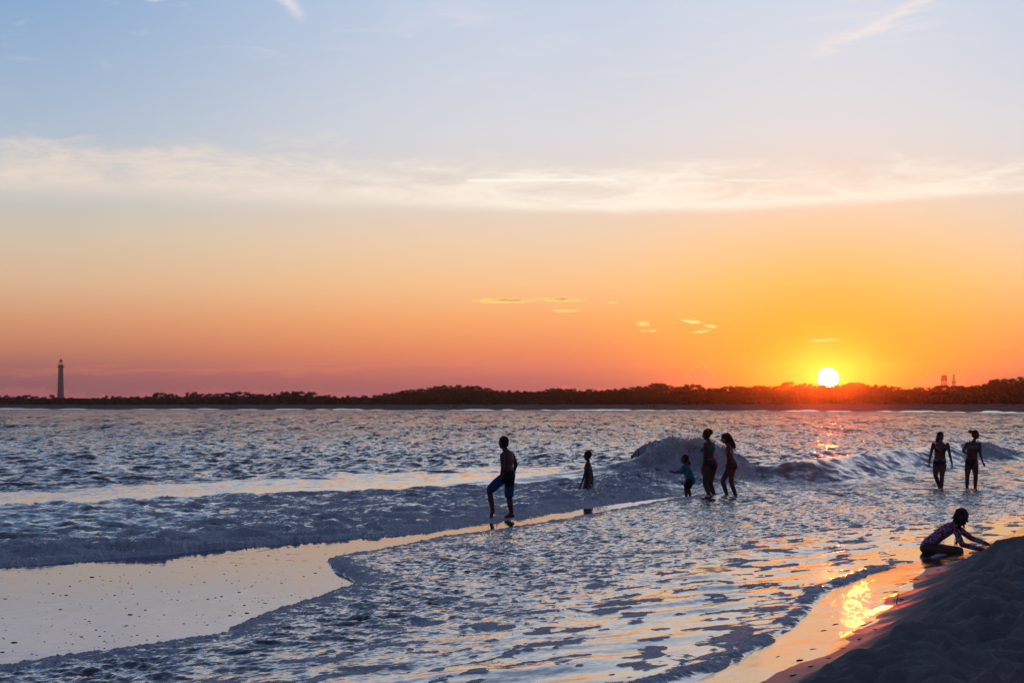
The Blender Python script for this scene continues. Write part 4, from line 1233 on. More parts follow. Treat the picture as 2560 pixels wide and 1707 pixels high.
p.limb([P(365, 1020, -.05), P(345, 1260, -.05), P(370, 1480, -.02)], [.075, .050, .034], 'leg'); p.foot(P(370, 1490, -.02), (-.9, .2, 0), .18)
p.limb([P(425, 1020, .06), P(430, 1260, .07), P(450, 1480, .08)], [.075, .050, .034], 'leg'); p.foot(P(450, 1490, .08), (-.9, .2, 0), .18)
p.finish()
sh = MB()
etube(sh, [P(400, 955), P(396, 1020), P(388, 1090)], [.116, .124, .13], [.104, .112, .118], sd_)
etube(sh, [P(366, 1060, -.05), P(350, 1140, -.06), P(340, 1225, -.06)], [.084, .082, .080], [.084, .082, .080], sd_); etube(sh, [P(425, 1060, .06), P(432, 1140, .07), P(436, 1215, .07)], [.086, .086, .086], [.086, .086, .086], sd_)
p.part('swim_shorts', sh, plain('black_swim_cloth', (.02, .02, .024), .7, .2), .010)
wb_ = MB(); wb_.tube([P(402, 962) + sd_ * (.121 * math.cos(a * .3142)) + V((-sd_.y, sd_.x, 0)) * (.109 * math.sin(a * .3142)) for a in range(21)], [.006] * 21, 6, False); p.part('waistband', wb_, plain('pale_piping', (.30, .28, .30), .7))
hr = MB(); p.cap_hair(hr, 1.02, -.02, .06); p.part('hair', hr, HAIR_DARK, .009)

# --- the three by the breaking wave
TEAL = plain('teal_cloth', (.012, .30, .33), .7, .15, 12.0)
k_ = 7.467
p = figure('small child in a loose teal shirt reaching out one arm by the breaking wave', 1724, 1237, 0.03, k_, 1640, 1050, SKIN)
P = p.P; sd_ = V((.25, .97, 0))
p.torso([P(652, 1130), P(640, 1060), P(600, 960), P(562, 890), P(548, 845)], [.095, .088, .090, .095, .06], [.085, .080, .078, .075, .05], sd_)
p.limb([P(548, 850), P(540, 800)], [.042, .040], 'torso')
p.head(P(537, 730), (-.92, .4, 0), .215, -.05)
p.limb([P(512, 880, -.10), P(468, 980, -.14), P(318, 965, -.12)], [.034, .028, .022], 'arm'); p.hand(P(312, 963, -.12), (-1, 0, .1), (0, 0, 1), .11, .9)
p.limb([P(575, 880, .09), P(520, 985, .14), P(460, 960, .16)], [.034, .028, .022], 'arm'); p.hand(P(455, 958, .16), (-1, 0, .1), (0, 0, 1), .11, .7)
p.limb([P(640, 1130, -.06), P(556, 1240, -.08), P(572, 1420, -.05)], [.080, .050, .034], 'leg', [.068, .046]); p.foot(P(572, 1430, -.05), (-.95, .2, 0), .16)
p.limb([P(660, 1130, .06), P(600, 1255, .06), P(640, 1415, .09)], [.078, .048, .033], 'leg', [.066, .044]); p.foot(P(640, 1425, .09), (-.9, .3, 0), .16)
p.finish()
sh = MB()
etube(sh, [P(548, 822), P(556, 860), P(590, 950), P(630, 1060), P(655, 1170)], [.070, .112, .122, .128, .132], [.062, .092, .100, .112, .118], sd_)
etube(sh, [P(515, 868, -.09), P(488, 925, -.12), P(462, 975, -.135)], [.050, .054, .056], [.050, .054, .056], (0, 1, 0)); etube(sh, [P(572, 868, .08), P(540, 960, .13)], [.05, .055], [.05, .055], (0, 1, 0))
p.part('loose_shirt', sh, TEAL, .010)
sh = MB(); etube(sh, [P(640, 1120, -.055), P(590, 1200, -.07), P(562, 1250, -.08)], [.092, .082, .070], [.092, .082, .070], sd_); etube(sh, [P(655, 1130, .06), P(622, 1215, .06), P(604, 1255, .06)], [.090, .078, .064], [.090, .078, .064], sd_)
p.part('dark_shorts', sh, plain('navy_cloth', (.014, .016, .028), .7, .2), .010)
hr = MB(); p.cap_hair(hr, 1.04, .0, -.02); rs = np.random.RandomState(4); strands(hr, p.hc + V((.05, -.03, -.03)), P(645, 845, -.02), 9, .022, .014, rs, -.02)
p.part('hair', hr, HAIR_BROWN, .009)

p = figure('woman in a teal bandeau bikini with her hair pinned up in a messy bun', 1775, 1238, 0.03, k_, 1640, 1050, SKIN)
P = p.P; sd_ = V((.55, .83, 0))
p.torso([P(1025, 850), P(1025, 790), P(1000, 700), P(998, 620), P(1005, 520), P(1000, 445), P(990, 405)], [.185, .172, .138, .138, .155, .155, .08], [.150, .140, .108, .110, .118, .095, .06], sd_)
p.ball(P(1085, 840, .02), (.085, .10, .11)); p.ball(P(920, 545, .03), (.075, .12, .07))
p.limb([P(985, 415), P(960, 345)], [.050, .046], 'torso')
p.head(P(938, 285), (-.93, .35, 0), .225, -.12)
p.limb([P(925, 445, -.13), P(912, 680, -.15), P(882, 880, -.14)], [.050, .040, .027], 'arm', [.046, .036]); p.hand(P(878, 892, -.14), (-.12, 0, -1), (-.8, .3, 0), .17, .5)
p.limb([P(1075, 450, .14), P(1040, 680, .20), P(930, 830, .22)], [.048, .038, .026], 'arm'); p.hand(P(925, 838, .22), (-.7, 0, -.6), (-.3, 0, .8), .16, .5)
p.limb([P(968, 880, -.08), P(918, 1165, -.12), P(1010, 1440, -.04)], [.108, .064, .042], 'leg', [.096, .062]); p.foot(P(1012, 1450, -.04), (-.9, .3, 0), .22)
p.limb([P(1062, 880, .08), P(1010, 1175, .06), P(1098, 1430, .12)], [.108, .064, .042], 'leg', [.092, .062]); p.foot(P(1100, 1440, .12), (-.9, .35, 0), .22)
p.finish()
zz = p.c[:, 2]; tor = p.tags == 'torso'
top = tor & (zz > P(0, 562).z + .1 * (p.c[:, 0] - P(1000, 0).x)) & (zz < P(0, 492).z + .1 * (p.c[:, 0] - P(1000, 0).x))
p.cloth('bandeau_top', top, TEAL, .010)
rf_ = MB(); rs = np.random.RandomState(5)
for i in range(14):
    a = P(855 + rs.uniform(-5, 45), 520, -.02 + rs.uniform(-.08, .08)); rf_.tube([a, a + V((rs.uniform(-.01, .01), 0, -.05)), a + V((rs.uniform(-.02, .01), 0, -.105))], [.014, .018, .012], 6)
p.part('ruffle', rf_, TEAL, .009)
hipz = P(0, 738).z
p.cloth('bikini_bottom', ((tor & (zz < hipz)) | ((p.tags == 'leg') & (zz > P(0, 880).z + .5 * np.abs(p.c[:, 0] - P(1030, 0).x)))) & (zz > P(0, 915).z), plain('navy_swim_cloth', (.030, .036, .055), .6, .3), .006)
p.cloth('hip_band', tor & (zz < hipz + .012) & (zz > hipz - .012), plain('light_blue_trim', (.10, .32, .45), .6), .012)
hr = MB(); p.cap_hair(hr, 1.08, .0, .02); rs = np.random.RandomState(6)
ellipsoid(hr, P(1028, 235, .01), (.052, .05, .055)); strands(hr, P(940, 190), P(1040, 220), 14, .035, .010, rs, -.02, .012)
for i in range(16):
    q = p.hc + V((rs.uniform(-.08, .07), rs.uniform(-.06, .06), .10)); hr.tube([q, q + V((rs.uniform(-.02, .03), 0, .035)), q + V((rs.uniform(-.03, .05), 0, .045))], [.007, .006, .003], 4)
p.part('hair', hr, HAIR_BROWN, .008, .6, 2)

p = figure('girl in a pale bikini top with long curly hair down her back', 1823, 1239, 0.03, k_, 1640, 1050, SKIN)
P = p.P; sd_ = V((.25, .97, 0))
p.torso([P(1412, 860), P(1420, 800), P(1382, 700), P(1372, 610), P(1372, 530), P(1352, 470)], [.155, .148, .118, .122, .132, .08], [.115, .112, .085, .090, .095, .06], sd_)
p.ball(P(1455, 860, .04), (.085, .10, .095)); p.ball(P(1455, 860, -.05), (.085, .09, .095)); p.ball(P(1308, 570, .0), (.055, .11, .06))
p.limb([P(1345, 480), P(1312, 425)], [.046, .042], 'torso')
p.head(P(1290, 350), (-.97, .2, 0), .225, -.18)
p.limb([P(1358, 500, -.13), P(1352, 690, -.15), P(1335, 820, -.14)], [.042, .034, .025], 'arm'); p.hand(P(1333, 828, -.14), (-.2, 0, -1), (-.9, .2, 0), .15, .5)
p.limb([P(1372, 500, .13), P(1370, 690, .16), P(1345, 800, .14)], [.042, .034, .025], 'arm'); p.hand(P(1343, 808, .14), (-.2, 0, -1), (-.9, -.2, 0), .15, .5)
p.limb([P(1395, 880, -.07), P(1245, 1120, -.10), P(1335, 1430, -.04)], [.088, .056, .038], 'leg', [.076, .056]); p.foot(P(1336, 1440, -.04), (-.9, .2, 0), .21)
p.limb([P(1432, 880, .07), P(1400, 1150, .06), P(1500, 1435, .10)], [.090, .056, .038], 'leg', [.076, .056]); p.foot(P(1502, 1445, .10), (-.9, .25, 0), .21)
p.finish()
zz = p.c[:, 2]; tor = p.tags == 'torso'; PALE = plain('pale_lilac_cloth', (.52, .48, .56), .6, .1)
p.cloth('bikini_top', tor & (zz < P(0, 545).z) & (zz > P(0, 618).z), PALE, .007)
stp = MB(); stp.tube([P(1305, 550, -.09), P(1352, 462, -.085), P(1405, 500, -.085), P(1440, 575, -.06)], [.010] * 4, 6); stp.tube([P(1305, 550, .09), P(1352, 462, .085), P(1405, 500, .085), P(1440, 575, .06)], [.010] * 4, 6)
p.part('strap', stp, PALE)
p.cloth('bikini_bottom', ((tor & (zz < P(0, 790).z)) | ((p.tags == 'leg') & (zz > P(0, 900).z))) & (zz > P(0, 915).z), plain('plum_swim_cloth', (.10, .035, .045), .6, .2), .006)
hr = MB(); p.cap_hair(hr, 1.10, .06, -.05); rs = np.random.RandomState(7)
strands(hr, p.hc + V((.06, 0, .09)), P(1455, 520, 0), 46, .045, .013, rs, -.05, .016); strands(hr, p.hc + V((0, 0, .08)), P(1430, 440, 0), 24, .05, .013, rs, -.06, .016)
p.part('hair', hr, HAIR_BROWN, .009, .6, 2)

# --- two girls walking in
k_ = 8.713
p = figure('girl in a dark bikini with pale straps and wet loose hair walking ashore', 2352, 1216, 0.03, k_, 2290, 1060, SKIN_PALE)
P = p.P; sd_ = V((1, .1, 0))
p.torso([P(520, 880), P(520, 830), P(525, 730), P(530, 640), P(535, 540), P(540, 450), P(540, 400)], [.178, .172, .148, .142, .158, .150, .08], [.118, .115, .095, .092, .108, .092, .06], sd_)
p.ball(P(470, 545, -.075), (.062, .055, .062)); p.ball(P(605, 545, -.075), (.062, .055, .062))
p.limb([P(540, 410), P(542, 345)], [.048, .045], 'torso')
p.head(P(545, 268), (.55, -.83, 0), .235, -.03)
p.limb([P(385, 438, .0), P(330, 660, .02), P(296, 830, -.04)], [.050, .038, .026], 'arm', [.046, .034]); p.hand(P(294, 845, -.04), (.05, -.05, -1), (.3, -.9, 0), .16, .35)
p.limb([P(692, 438, .0), P(735, 660, .02), P(780, 855, -.04)], [.050, .038, .026], 'arm', [.046, .034]); p.hand(P(782, 868, -.04), (.05, -.05, -1), (-.3, -.9, 0), .16, .35)
p.limb([P(448, 880, .0), P(428, 1110, -.02), P(498, 1330, .18)], [.100, .062, .042], 'leg', [.088, .060]); p.foot(P(500, 1345, .18), (.1, -1, -.3), .2)
p.limb([P(592, 880, -.02), P(565, 1120, -.06), P(556, 1390, -.02)], [.100, .062, .042], 'leg', [.088, .060]); p.foot(P(556, 1400, -.02), (0, -1, 0), .21)
p.finish()
x_, zz = p.c[:, 0], p.c[:, 2]; tor = p.tags == 'torso'; NAVY = plain('black_swim_cloth_fine', (.018, .018, .030), .6, .2)
PALE2 = plain('pale_pink_trim', (.55, .47, .50), .6, .1)
tri = np.minimum(np.abs(x_ - P(455, 0).x), np.abs(x_ - P(612, 0).x))
p.cloth('bikini_top', tor & (p.c[:, 1] < 0.0) & (zz > P(0, 592).z) & (tri < .085 - .62 * np.clip(zz - P(0, 592).z, 0, 1)), NAVY, .007)
stp = MB()
for xs, xi in ((430, 530), (640, 545)):
    stp.tube([P(xs, 395, -.02), P(xs, 440, -.10), P(xs + (8 if xs < 500 else -8), 490, -.125)], [.009] * 3, 6); stp.tube([P(xs + (8 if xs < 500 else -8), 490, -.130), P(xi, 585, -.120)], [.009] * 2, 6)
p.part('strap', stp, PALE2)
vz = P(0, 790).z - .0 * x_
p.cloth('bikini_bottom', (tor | (p.tags == 'leg')) & (zz < P(0, 785).z) & (zz > P(0, 905).z) & (np.abs(x_ - P(520, 0).x) < .05 + 1.35 * np.clip(zz - P(0, 905).z, 0, 1)), NAVY, .006)
p.cloth('hip_band', tor & (zz < P(0, 772).z + .16 * (x_ - P(520, 0).x) ** 2 * 4) & (zz > P(0, 795).z + .16 * (x_ - P(520, 0).x) ** 2 * 4), PALE2, .011)
hr = MB(); p.cap_hair(hr, 1.03, .0, -.10); rs = np.random.RandomState(8)
strands(hr, p.hc + V((-.06, .05, .05)), P(462, 400, .08), 22, .025, .012, rs); strands(hr, p.hc + V((0, .08, .05)), P(520, 400, .10), 18, .03, .012, rs)
p.part('hair', hr, HAIR_DARK, .009)

p = figure('girl in a grey blue bikini with a high bun looking along the shore', 2433, 1217, 0.03, k_, 2290, 1060, SKIN_PALE)
P = p.P; sd_ = V((1, .15, 0))
p.torso([P(1215, 890), P(1215, 830), P(1220, 730), P(1228, 640), P(1245, 530), P(1258, 440), P(1265, 385)], [.182, .172, .142, .140, .155, .150, .08], [.115, .112, .092, .092, .105, .090, .06], sd_)
p.ball(P(1190, 510, -.07), (.062, .055, .060)); p.ball(P(1320, 510, -.07), (.062, .055, .060))
p.limb([P(1266, 395), P(1285, 320)], [.047, .044], 'torso')
p.head(P(1308, 232), (.98, -.2, 0), .230, -.03)
p.limb([P(1128, 420, .0), P(1032, 585, .03), P(1105, 640, -.10)], [.048, .037, .027], 'arm', [.044, .034]); p.hand(P(1112, 645, -.11), (1, -.3, -.25), (0, -.3, 1), .15, .5)
p.limb([P(1385, 425, .0), P(1402, 640, .02), P(1452, 830, -.05)], [.048, .037, .026], 'arm', [.044, .034]); p.hand(P(1456, 842, -.05), (.5, -.2, -.85), (.8, -.3, .4), .15, 1.2)
p.limb([P(1142, 890, .0), P(1122, 1120, -.02), P(1115, 1390, .02)], [.098, .060, .042], 'leg', [.086, .058]); p.foot(P(1115, 1400, .02), (-.1, -1, 0), .21)
p.limb([P(1288, 890, .0), P(1300, 1120, -.03), P(1290, 1390, .02)], [.098, .060, .042], 'leg', [.086, .058]); p.foot(P(1290, 1400, .02), (.1, -1, 0), .21)
p.finish()
x_, zz = p.c[:, 0], p.c[:, 2]; tor = p.tags == 'torso'; GREYB = plain('grey_blue_swim_cloth', (.22, .30, .34), .6, .35, 20)
p.cloth('bikini_top', tor & (zz < P(0, 470).z) & (zz > P(0, 555).z), GREYB, .007)
stp = MB(); stp.tube([P(1175, 350, .02), P(1170, 400, -.09), P(1180, 480, -.13)], [.014] * 3, 6); stp.tube([P(1352, 360, .02), P(1352, 410, -.09), P(1335, 480, -.13)], [.014] * 3, 6)
p.part('strap', stp, GREYB)
p.cloth('bikini_bottom', (tor | (p.tags == 'leg')) & (zz < P(0, 770).z) & (zz > P(0, 890).z) & (np.abs(x_ - P(1215, 0).x) < .06 + 1.3 * np.clip(zz - P(0, 890).z, 0, 1)), NAVY, .006)
hr = MB(); p.cap_hair(hr, 1.05, .0, .0); ellipsoid(hr, P(1192, 165, .0), (.060, .055, .048)); rs = np.random.RandomState(9); strands(hr, p.hc + V((-.05, 0, .08)), P(1200, 175), 10, .02, .012, rs)
p.part('hair', hr, HAIR_DARK, .009)

# --- girl kneeling at the water's edge
def floral_mat():
    m, t = new_mat('floral_swim_cloth'); b = node(t, 'ShaderNodeBsdfPrincipled', Roughness=0.65)
    co = t.nodes.new('ShaderNodeTexCoord')
    n1 = nnoise(co.outputs['Object'], 17.0, 2.0, 0.5, 0.8)
    mp = t.nodes.new('ShaderNodeMapping'); mp.inputs['Location'].default_value = (3, 5, 1); t.links.new(co.outputs['Object'], mp.inputs[0])
    n2 = nnoise(mp.outputs[0], 24.0, 2.5, 0.6, 1.2)
    c = cmix((0.62, 0.62, 0.72, 1), (0.03, 0.03, 0.07, 1), nstep(.50, .55, n2))
    c = cmix(c, (0.55, 0.025, 0.13, 1), nstep(.51, .55, n1))
    t.links.new(c, b.inputs['Base Color']); out(t, b.outputs[0]); return m


p = figure('girl kneeling in the shallows in a floral long sleeved swimsuit digging sand', 2375, 1385, 0.0, 8.4, 2280, 1240, SKIN)
P = p.P; sd_ = V((.05, 1, 0)); fw = V((1, 0, 0))
p.torso([P(315, 1090), P(370, 1000), P(520, 870), P(680, 750), P(820, 660), P(900, 620)], [.128, .125, .110, .118, .125, .07], [.098, .095, .085, .090, .085, .06], sd_)
p.ball(P(300, 1090, .05), (.085, .085, .08)); p.ball(P(300, 1090, -.05), (.085, .085, .08))
p.limb([P(900, 640), P(985, 560)], [.046, .044], 'head')
p.head(P(1045, 445), (.88, -.1, 0), .235, -.50)
p.limb([P(930, 730, -.13), P(1050, 1000, -.17), P(1490, 1105, -.12)], [.046, .036, .026], 'arm', [.042, .034]); p.hand(P(1500, 1108, -.12), (1, .05, -.12), (0, .9, .4), .15, .45)
p.limb([P(985, 700, .12), P(1240, 890, .17), P(1575, 1005, .10)], [.046, .036, .026], 'arm', [.042, .034]); p.hand(P(1585, 1010, .10), (1, -.05, -.45), (0, -.9, .4), .15, .45)
p.limb([P(330, 1105, -.07), P(985, 1175, -.13)], [.088, .058], 'leg', [.080]); p.limb([P(330, 1105, .07), P(1000, 1150, .14)], [.088, .058], 'leg', [.078])
p.limb([P(960, 1195, -.13), P(330, 1225, -.10)], [.050, .034], 'shin', [.048]); p.limb([P(975, 1185, .14), P(330, 1225, .10)], [.050, .034], 'shin', [.048])
p.limb([P(330, 1225, -.10), P(240, 1235, -.08)], [.034, .022], 'shin'); p.limb([P(330, 1225, .10), P(240, 1235, .08)], [.034, .022], 'shin')
p.finish()
x_, zz = p.c[:, 0], p.c[:, 2]
suit = (p.tags == 'torso') | (p.tags == 'arm')
wr = P(1470, 0).x
suit &= ~((p.tags == 'arm') & (p.c[:, 1] < 0) & (x_ > P(1450, 0).x)) & ~((p.tags == 'arm') & (x_ > P(1545, 0).x))
suit &= ~((zz < P(0, 1010).z) & (p.tags == 'torso') & (x_ > P(330, 0).x))
p.cloth('floral_swimsuit', suit, floral_mat(), .006)
hr = MB(); p.cap_hair(hr, 1.08, .04, -.02); rs = np.random.RandomState(10)
strands(hr, p.hc + V((-.06, 0, .08)), P(905, 590, 0), 16, .035, .014, rs, -.02); strands(hr, p.hc + V((-.05, .0, .05)), P(985, 620, -.05), 24, .04, .013, rs)
strands(hr, p.hc + V((.03, -.09, .03)), P(1065, 620, -.10), 16, .025, .012, rs); strands(hr, p.hc + V((.03, .09, .03)), P(1080, 610, .08), 14, .02, .012, rs)
hair = p.part('hair', hr, HAIR_DARK, .009)
lk = MB(); strands(lk, P(985, 640, -.03), P(905, 1040, -.03), 16, .022, .005, rs, 0, .012); strands(lk, P(1080, 600, -.05), P(1105, 700, -.05), 8, .015, .004, rs, 0, .006)
p.part('loose_lock', lk, HAIR_BROWN, parent=hair)

# --- tiny figures on the far beach
def walker(px, D, h, rs, label, coat):
    base = V(((px - 1280) / F * D, D, float(land_ground(np.array([px]), np.array([D - float(shore_d(px))]))[0])))
    r0 = empty('person', base, rs.uniform(-.6, .6)); props(r0, label, 'person')
    m = MB(); q = h / 1.75; st = rs.uniform(.04, .16)
    for sg in (-1, 1):
        capsule(m, V((sg * .08, sg * st, .06)) * q, .05 * q, V((sg * .09, sg * st * .4, .48)) * q, .06 * q); capsule(m, V((sg * .09, sg * st * .4, .48)) * q, .06 * q, V((sg * .09, 0, .9)) * q, .085 * q)
        capsule(m, V((sg * .20, 0, 1.40)) * q, .05 * q, V((sg * .26, -sg * st * .6, 1.1)) * q, .042 * q); capsule(m, V((sg * .26, -sg * st * .6, 1.1)) * q, .042 * q, V((sg * .24, -sg * st - .05, .82)) * q, .035 * q)
    etube(m, [V((0, 0, .88)) * q, V((0, 0, 1.1)) * q, V((0, 0, 1.38)) * q, V((0, 0, 1.46)) * q], [.16 * q, .15 * q, .20 * q, .10 * q], [.11 * q, .10 * q, .12 * q, .08 * q], (1, 0, 0))
    capsule(m, V((0, 0, 1.45)) * q, .055 * q, V((0, 0, 1.55)) * q, .05 * q); ellipsoid(m, V((0, -.01, 1.64)) * q, (.085 * q, .10 * q, .12 * q))
    link('body', remeshed(m, 'body', .03, 2, 1.0), SKIN, r0)
    c = MB(); etube(c, [V((0, 0, .86)) * q, V((0, 0, 1.1)) * q, V((0, 0, 1.40)) * q], [.19 * q, .18 * q, .225 * q], [.14 * q, .13 * q, .145 * q], (1, 0, 0)); link('clothes', c.mesh('clothes'), coat, r0)


rw_ = random.Random(3)
DARKC = plain('dark_clothing', (.04, .04, .05), .8, .2); GREYC = plain('grey_clothing', (.14, .13, .15), .8, .2)
FARG = 'tiny walkers on the far beach'
for px, off, h, lab, coat in ((1122, 9, 1.65, 'tiny dark walker on the far beach, slightly apart from a close pair', DARKC), (1133.5, 8, 1.7, 'tiny walker in a close pair below the wooded hill', DARKC), (1140, 8, 1.7, 'tiny walker in a close pair below the wooded hill', DARKC),
                              (1375, 22, 1.7, 'tiny figure of two standing high on the far beach at the dune foot', DARKC), (1380.5, 22, 1.65, 'tiny figure of two standing high on the far beach at the dune foot', DARKC),
                              (1618, 8, 1.75, 'tiny pale grey walker in the trio under the twin domed trees', GREYC), (1627, 8, 1.75, 'tiny dark walker in the middle of the trio under the twin domed trees', DARKC), (1636, 9, 1.95, 'tallest tiny walker of the trio under the twin domed trees', DARKC),
                              (222, 6, 1.7, 'lone tiny figure on the far beach near the lighthouse', DARKC)):
    walker(px, float(shore_d(px)) + off, h, rw_, lab, coat)
for o in COL.objects:
    if o.get('label') in ('tiny walker in a close pair below the wooded hill', 'tiny figure of two standing high on the far beach at the dune foot'): o['group'] = FARG

# ------------------------------------------------------------------ gulls
MAT_GULL = plain('gull_feathers', (.30, .29, .29), .8, .3, 6)


def gull(px, py, D, span, label, lift, bank):
    c = at_y(px, py, D); r0 = empty('gull', c, .3); r0.rotation_euler = (0, bank, .3); props(r0, label, 'bird')
    b = MB(); b.tube([(0, -.20, 0), (0, -.12, .01), (0, .02, .0), (0, .16, -.01), (0, .24, 0)], [.012, .04, .055, .03, .012], 8); b.add([(0, .2, 0), (-.05, .32, 0), (.05, .32, 0), (0, .26, .012)], [(0, 1, 3), (0, 3, 2), (0, 2, 1), (1, 2, 3)])
    b.build('body', MAT_GULL, r0)
    for sg in (-1, 1):
        w = MB(); pts = [(0, 0.0), (.18, lift), (.34, lift * 1.15), (.5, lift * .55)]
        top_, bot = [], []
        for (x, z), ch, sw in zip(pts, (.16, .15, .11, .02), (0, -.03, .01, .10)):
            top_ += [(sg * x * span, -ch / 2 + sw, z), (sg * x * span, ch / 2 + sw, z)]
        v = top_ + [(x, y, z - .012) for x, y, z in top_]; f = []
        for i in range(3):
            a = 2 * i; f += [(a, a + 1, a + 3, a + 2), (a + 8, a + 10, a + 11, a + 9), (a, a + 2, a + 10, a + 8), (a + 1, a + 9, a + 11, a + 3)]
        f += [(0, 8, 9, 1), (6, 7, 15, 14)]
        w.add(v, f); w.build('wing', MAT_GULL, r0)


gull(2070, 843, 560, 1.25, 'gull gliding with arched wings above the gilded cloud over the sun', .12, -.35)
gull(2031.5, 914, 900, 1.2, 'distant gull as a small speck between the sun and the lone tree', .08, .2)
gull(1040, 930, 900, 1.2, 'distant gull alone in the pink sky over the wooded hill', .08, -.2)

# ------------------------------------------------------------------ things stranded on the wet sand
MAT_REED = plain('dark_reed', (.045, .032, .024), .7, .4, 20, .3)
REEDS = [(2262, 1460, 40), (2290, 1452, 26), (2240, 1478, 26), (2215, 1480, 18), (2175, 1555, 22), (2160, 1562, 14), (2090, 1560, 16), (2060, 1575, 14), (2035, 1622, 14), (2000, 1650, 14),
         (1985, 1690, 18), (2030, 1672, 16), (2110, 1625, 16), (2150, 1602, 12), (2190, 1590, 14), (2075, 1648, 14), (2100, 1690, 18), (2255, 1500, 12), (2320, 1445, 14), (2350, 1430, 16), (2045, 1700, 16), (1945, 1640, 12)]
rr_ = random.Random(9)
for i, (px, py, ln) in enumerate(REEDS):
    q = on_z(px, py, .06)
    z, _ = sand_z(np.array([[q.x]], np.float32), np.array([[q.y]], np.float32)); q = on_z(px, py, float(z[0, 0])); z, _ = sand_z(np.array([[q.x]], np.float32), np.array([[q.y]], np.float32))
    L = 1.35 * ln / F * q.y; th = rr_.uniform(-.25, .9); rad = rr_.uniform(.0028, .0055)
    m = MB(); m.tube([(-L / 2, 0, 0), (-L * .1, L * .02, rad * .4), (L * .2, 0, rad * .3), (L / 2, L * .05, 0)], [rad * .8, rad, rad, rad * .6], 6)
    o = m.build('reed_stem', MAT_REED); o.location = (q.x, q.y, float(z[0, 0]) + rad * .2); o.rotation_euler = (0, -.03, th)
    props(o, 'dark broken reed stem lying on the wet sand slope', 'reed', 'reed stems stranded on the wet sand')
q = on_z(2240, 1503, .17); z, _ = sand_z(np.array([[q.x]], np.float32), np.array([[q.y]], np.float32))
m = MB(); m.tube([(0, 0, -.05), (.012, 0, .05), (.028, 0, .115)], [.006, .005, .003], 6); o = m.build('upright_reed', MAT_REED); o.location = (q.x, q.y, float(z[0, 0]))
props(o, 'single reed stem standing upright in the sand at the edge of the wet slope', 'reed')

# ------------------------------------------------------------------ foam flecks on the mirror flat
rs = np.random.RandomState(15); fm_ = MB(); cnt = 0
while cnt < 330:
    px, py = rs.uniform(-60, 900), rs.uniform(1350, 1665)
    e_lo = np.interp(px, [-60, 0, 400, 548, 690, 890], [1675, 1668, 1612, 1590, 1526, 1462]); e_hi = np.interp(px, [-60, 0, 300, 600, 850, 1000], [1424, 1420, 1398, 1371, 1350, 1340])
    if py > e_lo - 3 or py < e_hi + 3 or (px > 800 and py < 1425 and py > 1392): continue
    q = on_z(px, py, 0); r0 = min(.020, .004 + rs.exponential(.0032)); fx = rs.uniform(1.0, 1.8)
    prof = [(1, 0), (.8, .35), (.35, .55)]
    t_ = MB().lathe([(a * r0, b * r0 * .7) for a, b in prof], 7); fm_.add([(a * fx + q.x, b * 1.3 + q.y, c + .0005) for a, b, c in t_.v], t_.f); cnt += 1
MAT_FLECK = plain('foam_fleck', (.12, .12, .13), .8, .2, 40)
props(fm_.build('foam_flecks', MAT_FLECK), 'small dark foam flecks scattered over the mirror wet flat', 'foam', kind='stuff')


# ------------------------------------------------------------------ spray
def spray_mat():
    m, t = new_mat('spray'); rf9 = node(t, 'ShaderNodeBsdfRefraction', IOR=1.2, Roughness=0.25); tr = node(t, 'ShaderNodeBsdfTranslucent'); tr.inputs[0].default_value = (.9, .9, .9, 1)
    mx = t.nodes.new('ShaderNodeMixShader'); mx.inputs[0].default_value = .5; t.links.new(rf9.outputs[0], mx.inputs[1]); t.links.new(tr.outputs[0], mx.inputs[2]); out(t, mx.outputs[0]); return m


MAT_SPRAY = spray_mat()
_oct = np.array([(1, 0, 0), (-1, 0, 0), (0, 1, 0), (0, -1, 0), (0, 0, 1), (0, 0, -1)], float)
_octf = np.array([(0, 2, 4), (2, 1, 4), (1, 3, 4), (3, 0, 4), (2, 0, 5), (1, 2, 5), (3, 1, 5), (0, 3, 5)])


def spray(cen, size, label, rs):
    n = len(cen); rad = size * rs.lognormal(0, .5, n)
    v = (cen[:, None, :] + _oct[None] * rad[:, None, None] * rs.uniform(.6, 1.5, (n, 1, 3))).reshape(-1, 3)
    f = (_octf[None] + np.arange(n)[:, None, None] * 6).reshape(-1, 3)
    props(link('spray', np_mesh('spray', v, f), MAT_SPRAY, None, False), label, 'spray', kind='stuff')


rs = np.random.RandomState(44)
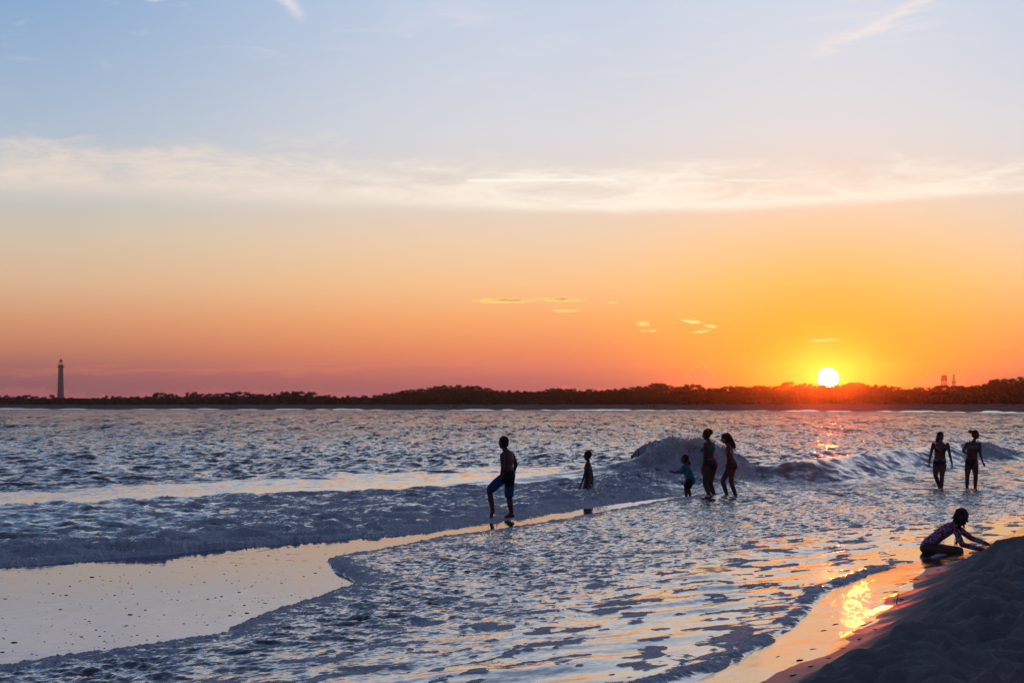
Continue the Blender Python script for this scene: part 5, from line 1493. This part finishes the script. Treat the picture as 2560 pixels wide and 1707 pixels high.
# plume over the collapsing crest
cs = []
for i in range(3200):
    px = rs.normal(1712, 46); h = np.interp(px, [c[0] for c in CREST_IN], [c[2] for c in CREST_IN]); py = np.interp(px, [c[0] for c in CREST_IN], [c[1] for c in CREST_IN])
    b = on_z(px, py, h); k = int(rs.poisson(3)) + 1
    jet = V((rs.normal(0, .18), rs.normal(-.6, .6), 0)); top_h = abs(rs.normal(0, .16)) * (1.2 if px > 1640 else .7)
    for j in range(k): cs.append((b.x + jet.x + rs.normal(0, .05), b.y + jet.y + rs.normal(0, .08), h * rs.uniform(.75, 1.02) + top_h * rs.uniform(.2, 1)))
for i in range(1500):
    px = rs.uniform(1760, 1890); b = on_z(px, rs.uniform(1195, 1230), 0); cs.append((b.x, b.y + rs.uniform(0, 3), abs(rs.normal(0, .32))))
spray(np.array(cs), .008, 'white spray flying off the collapsing wave crest', rs)
cs = []
for i in range(700):
    px = rs.normal(2452, 22); b = on_z(px, 1110, .6); cs.append((b.x, b.y + rs.normal(-.4, .5), rs.uniform(.25, .72)))
spray(np.array(cs), .010, 'spray at the tip of the far breaker behind the two girls', rs)
for (px, py, z0, w, hh_, n_, lab) in ((1228, 1282, .05, .16, .20, 420, 'spray kicked up round the wading youth\'s front foot'), (1258, 1284, .04, .22, .12, 560, 'low splash between the wading youth\'s feet'),
                                      (1497, 1228, .22, .22, .22, 700, 'splash bursting beside the small boy'), (1722, 1236, .03, .18, .10, 260, 'small splash at the teal shirted child\'s legs'),
                                      (2338, 1214, .03, .20, .14, 380, 'splash at the ankles of the girl in the dark bikini'), (2434, 1214, .03, .32, .20, 700, 'splash round the legs of the girl with the bun')):
    b = on_z(px, py, z0); a = rs.normal(0, 1, (n_, 3)); hgt = np.abs(rs.normal(0, .5, n_)) * hh_
    spray(np.stack([b.x + a[:, 0] * w * .6, b.y + a[:, 1] * w * .7, z0 + hgt], 1), .0045, lab, rs)

# ------------------------------------------------------------------ sea air
hz = MB(); hz.box((0, 1070, 25.6), (3640, 3360, 56.0))
hm = bpy.data.materials.new('haze'); hm.use_nodes = True; ht = hm.node_tree; ht.nodes.clear()
pv = ht.nodes.new('ShaderNodeVolumePrincipled'); pv.inputs['Color'].default_value = (.95, .93, .92, 1); pv.inputs['Density'].default_value = 0.000067; pv.inputs['Anisotropy'].default_value = 0.975
ht.links.new(pv.outputs[0], ht.nodes.new('ShaderNodeOutputMaterial').inputs['Volume'])
props(hz.build('haze', hm, None, False), 'thin sea haze over the bay', kind='stuff')
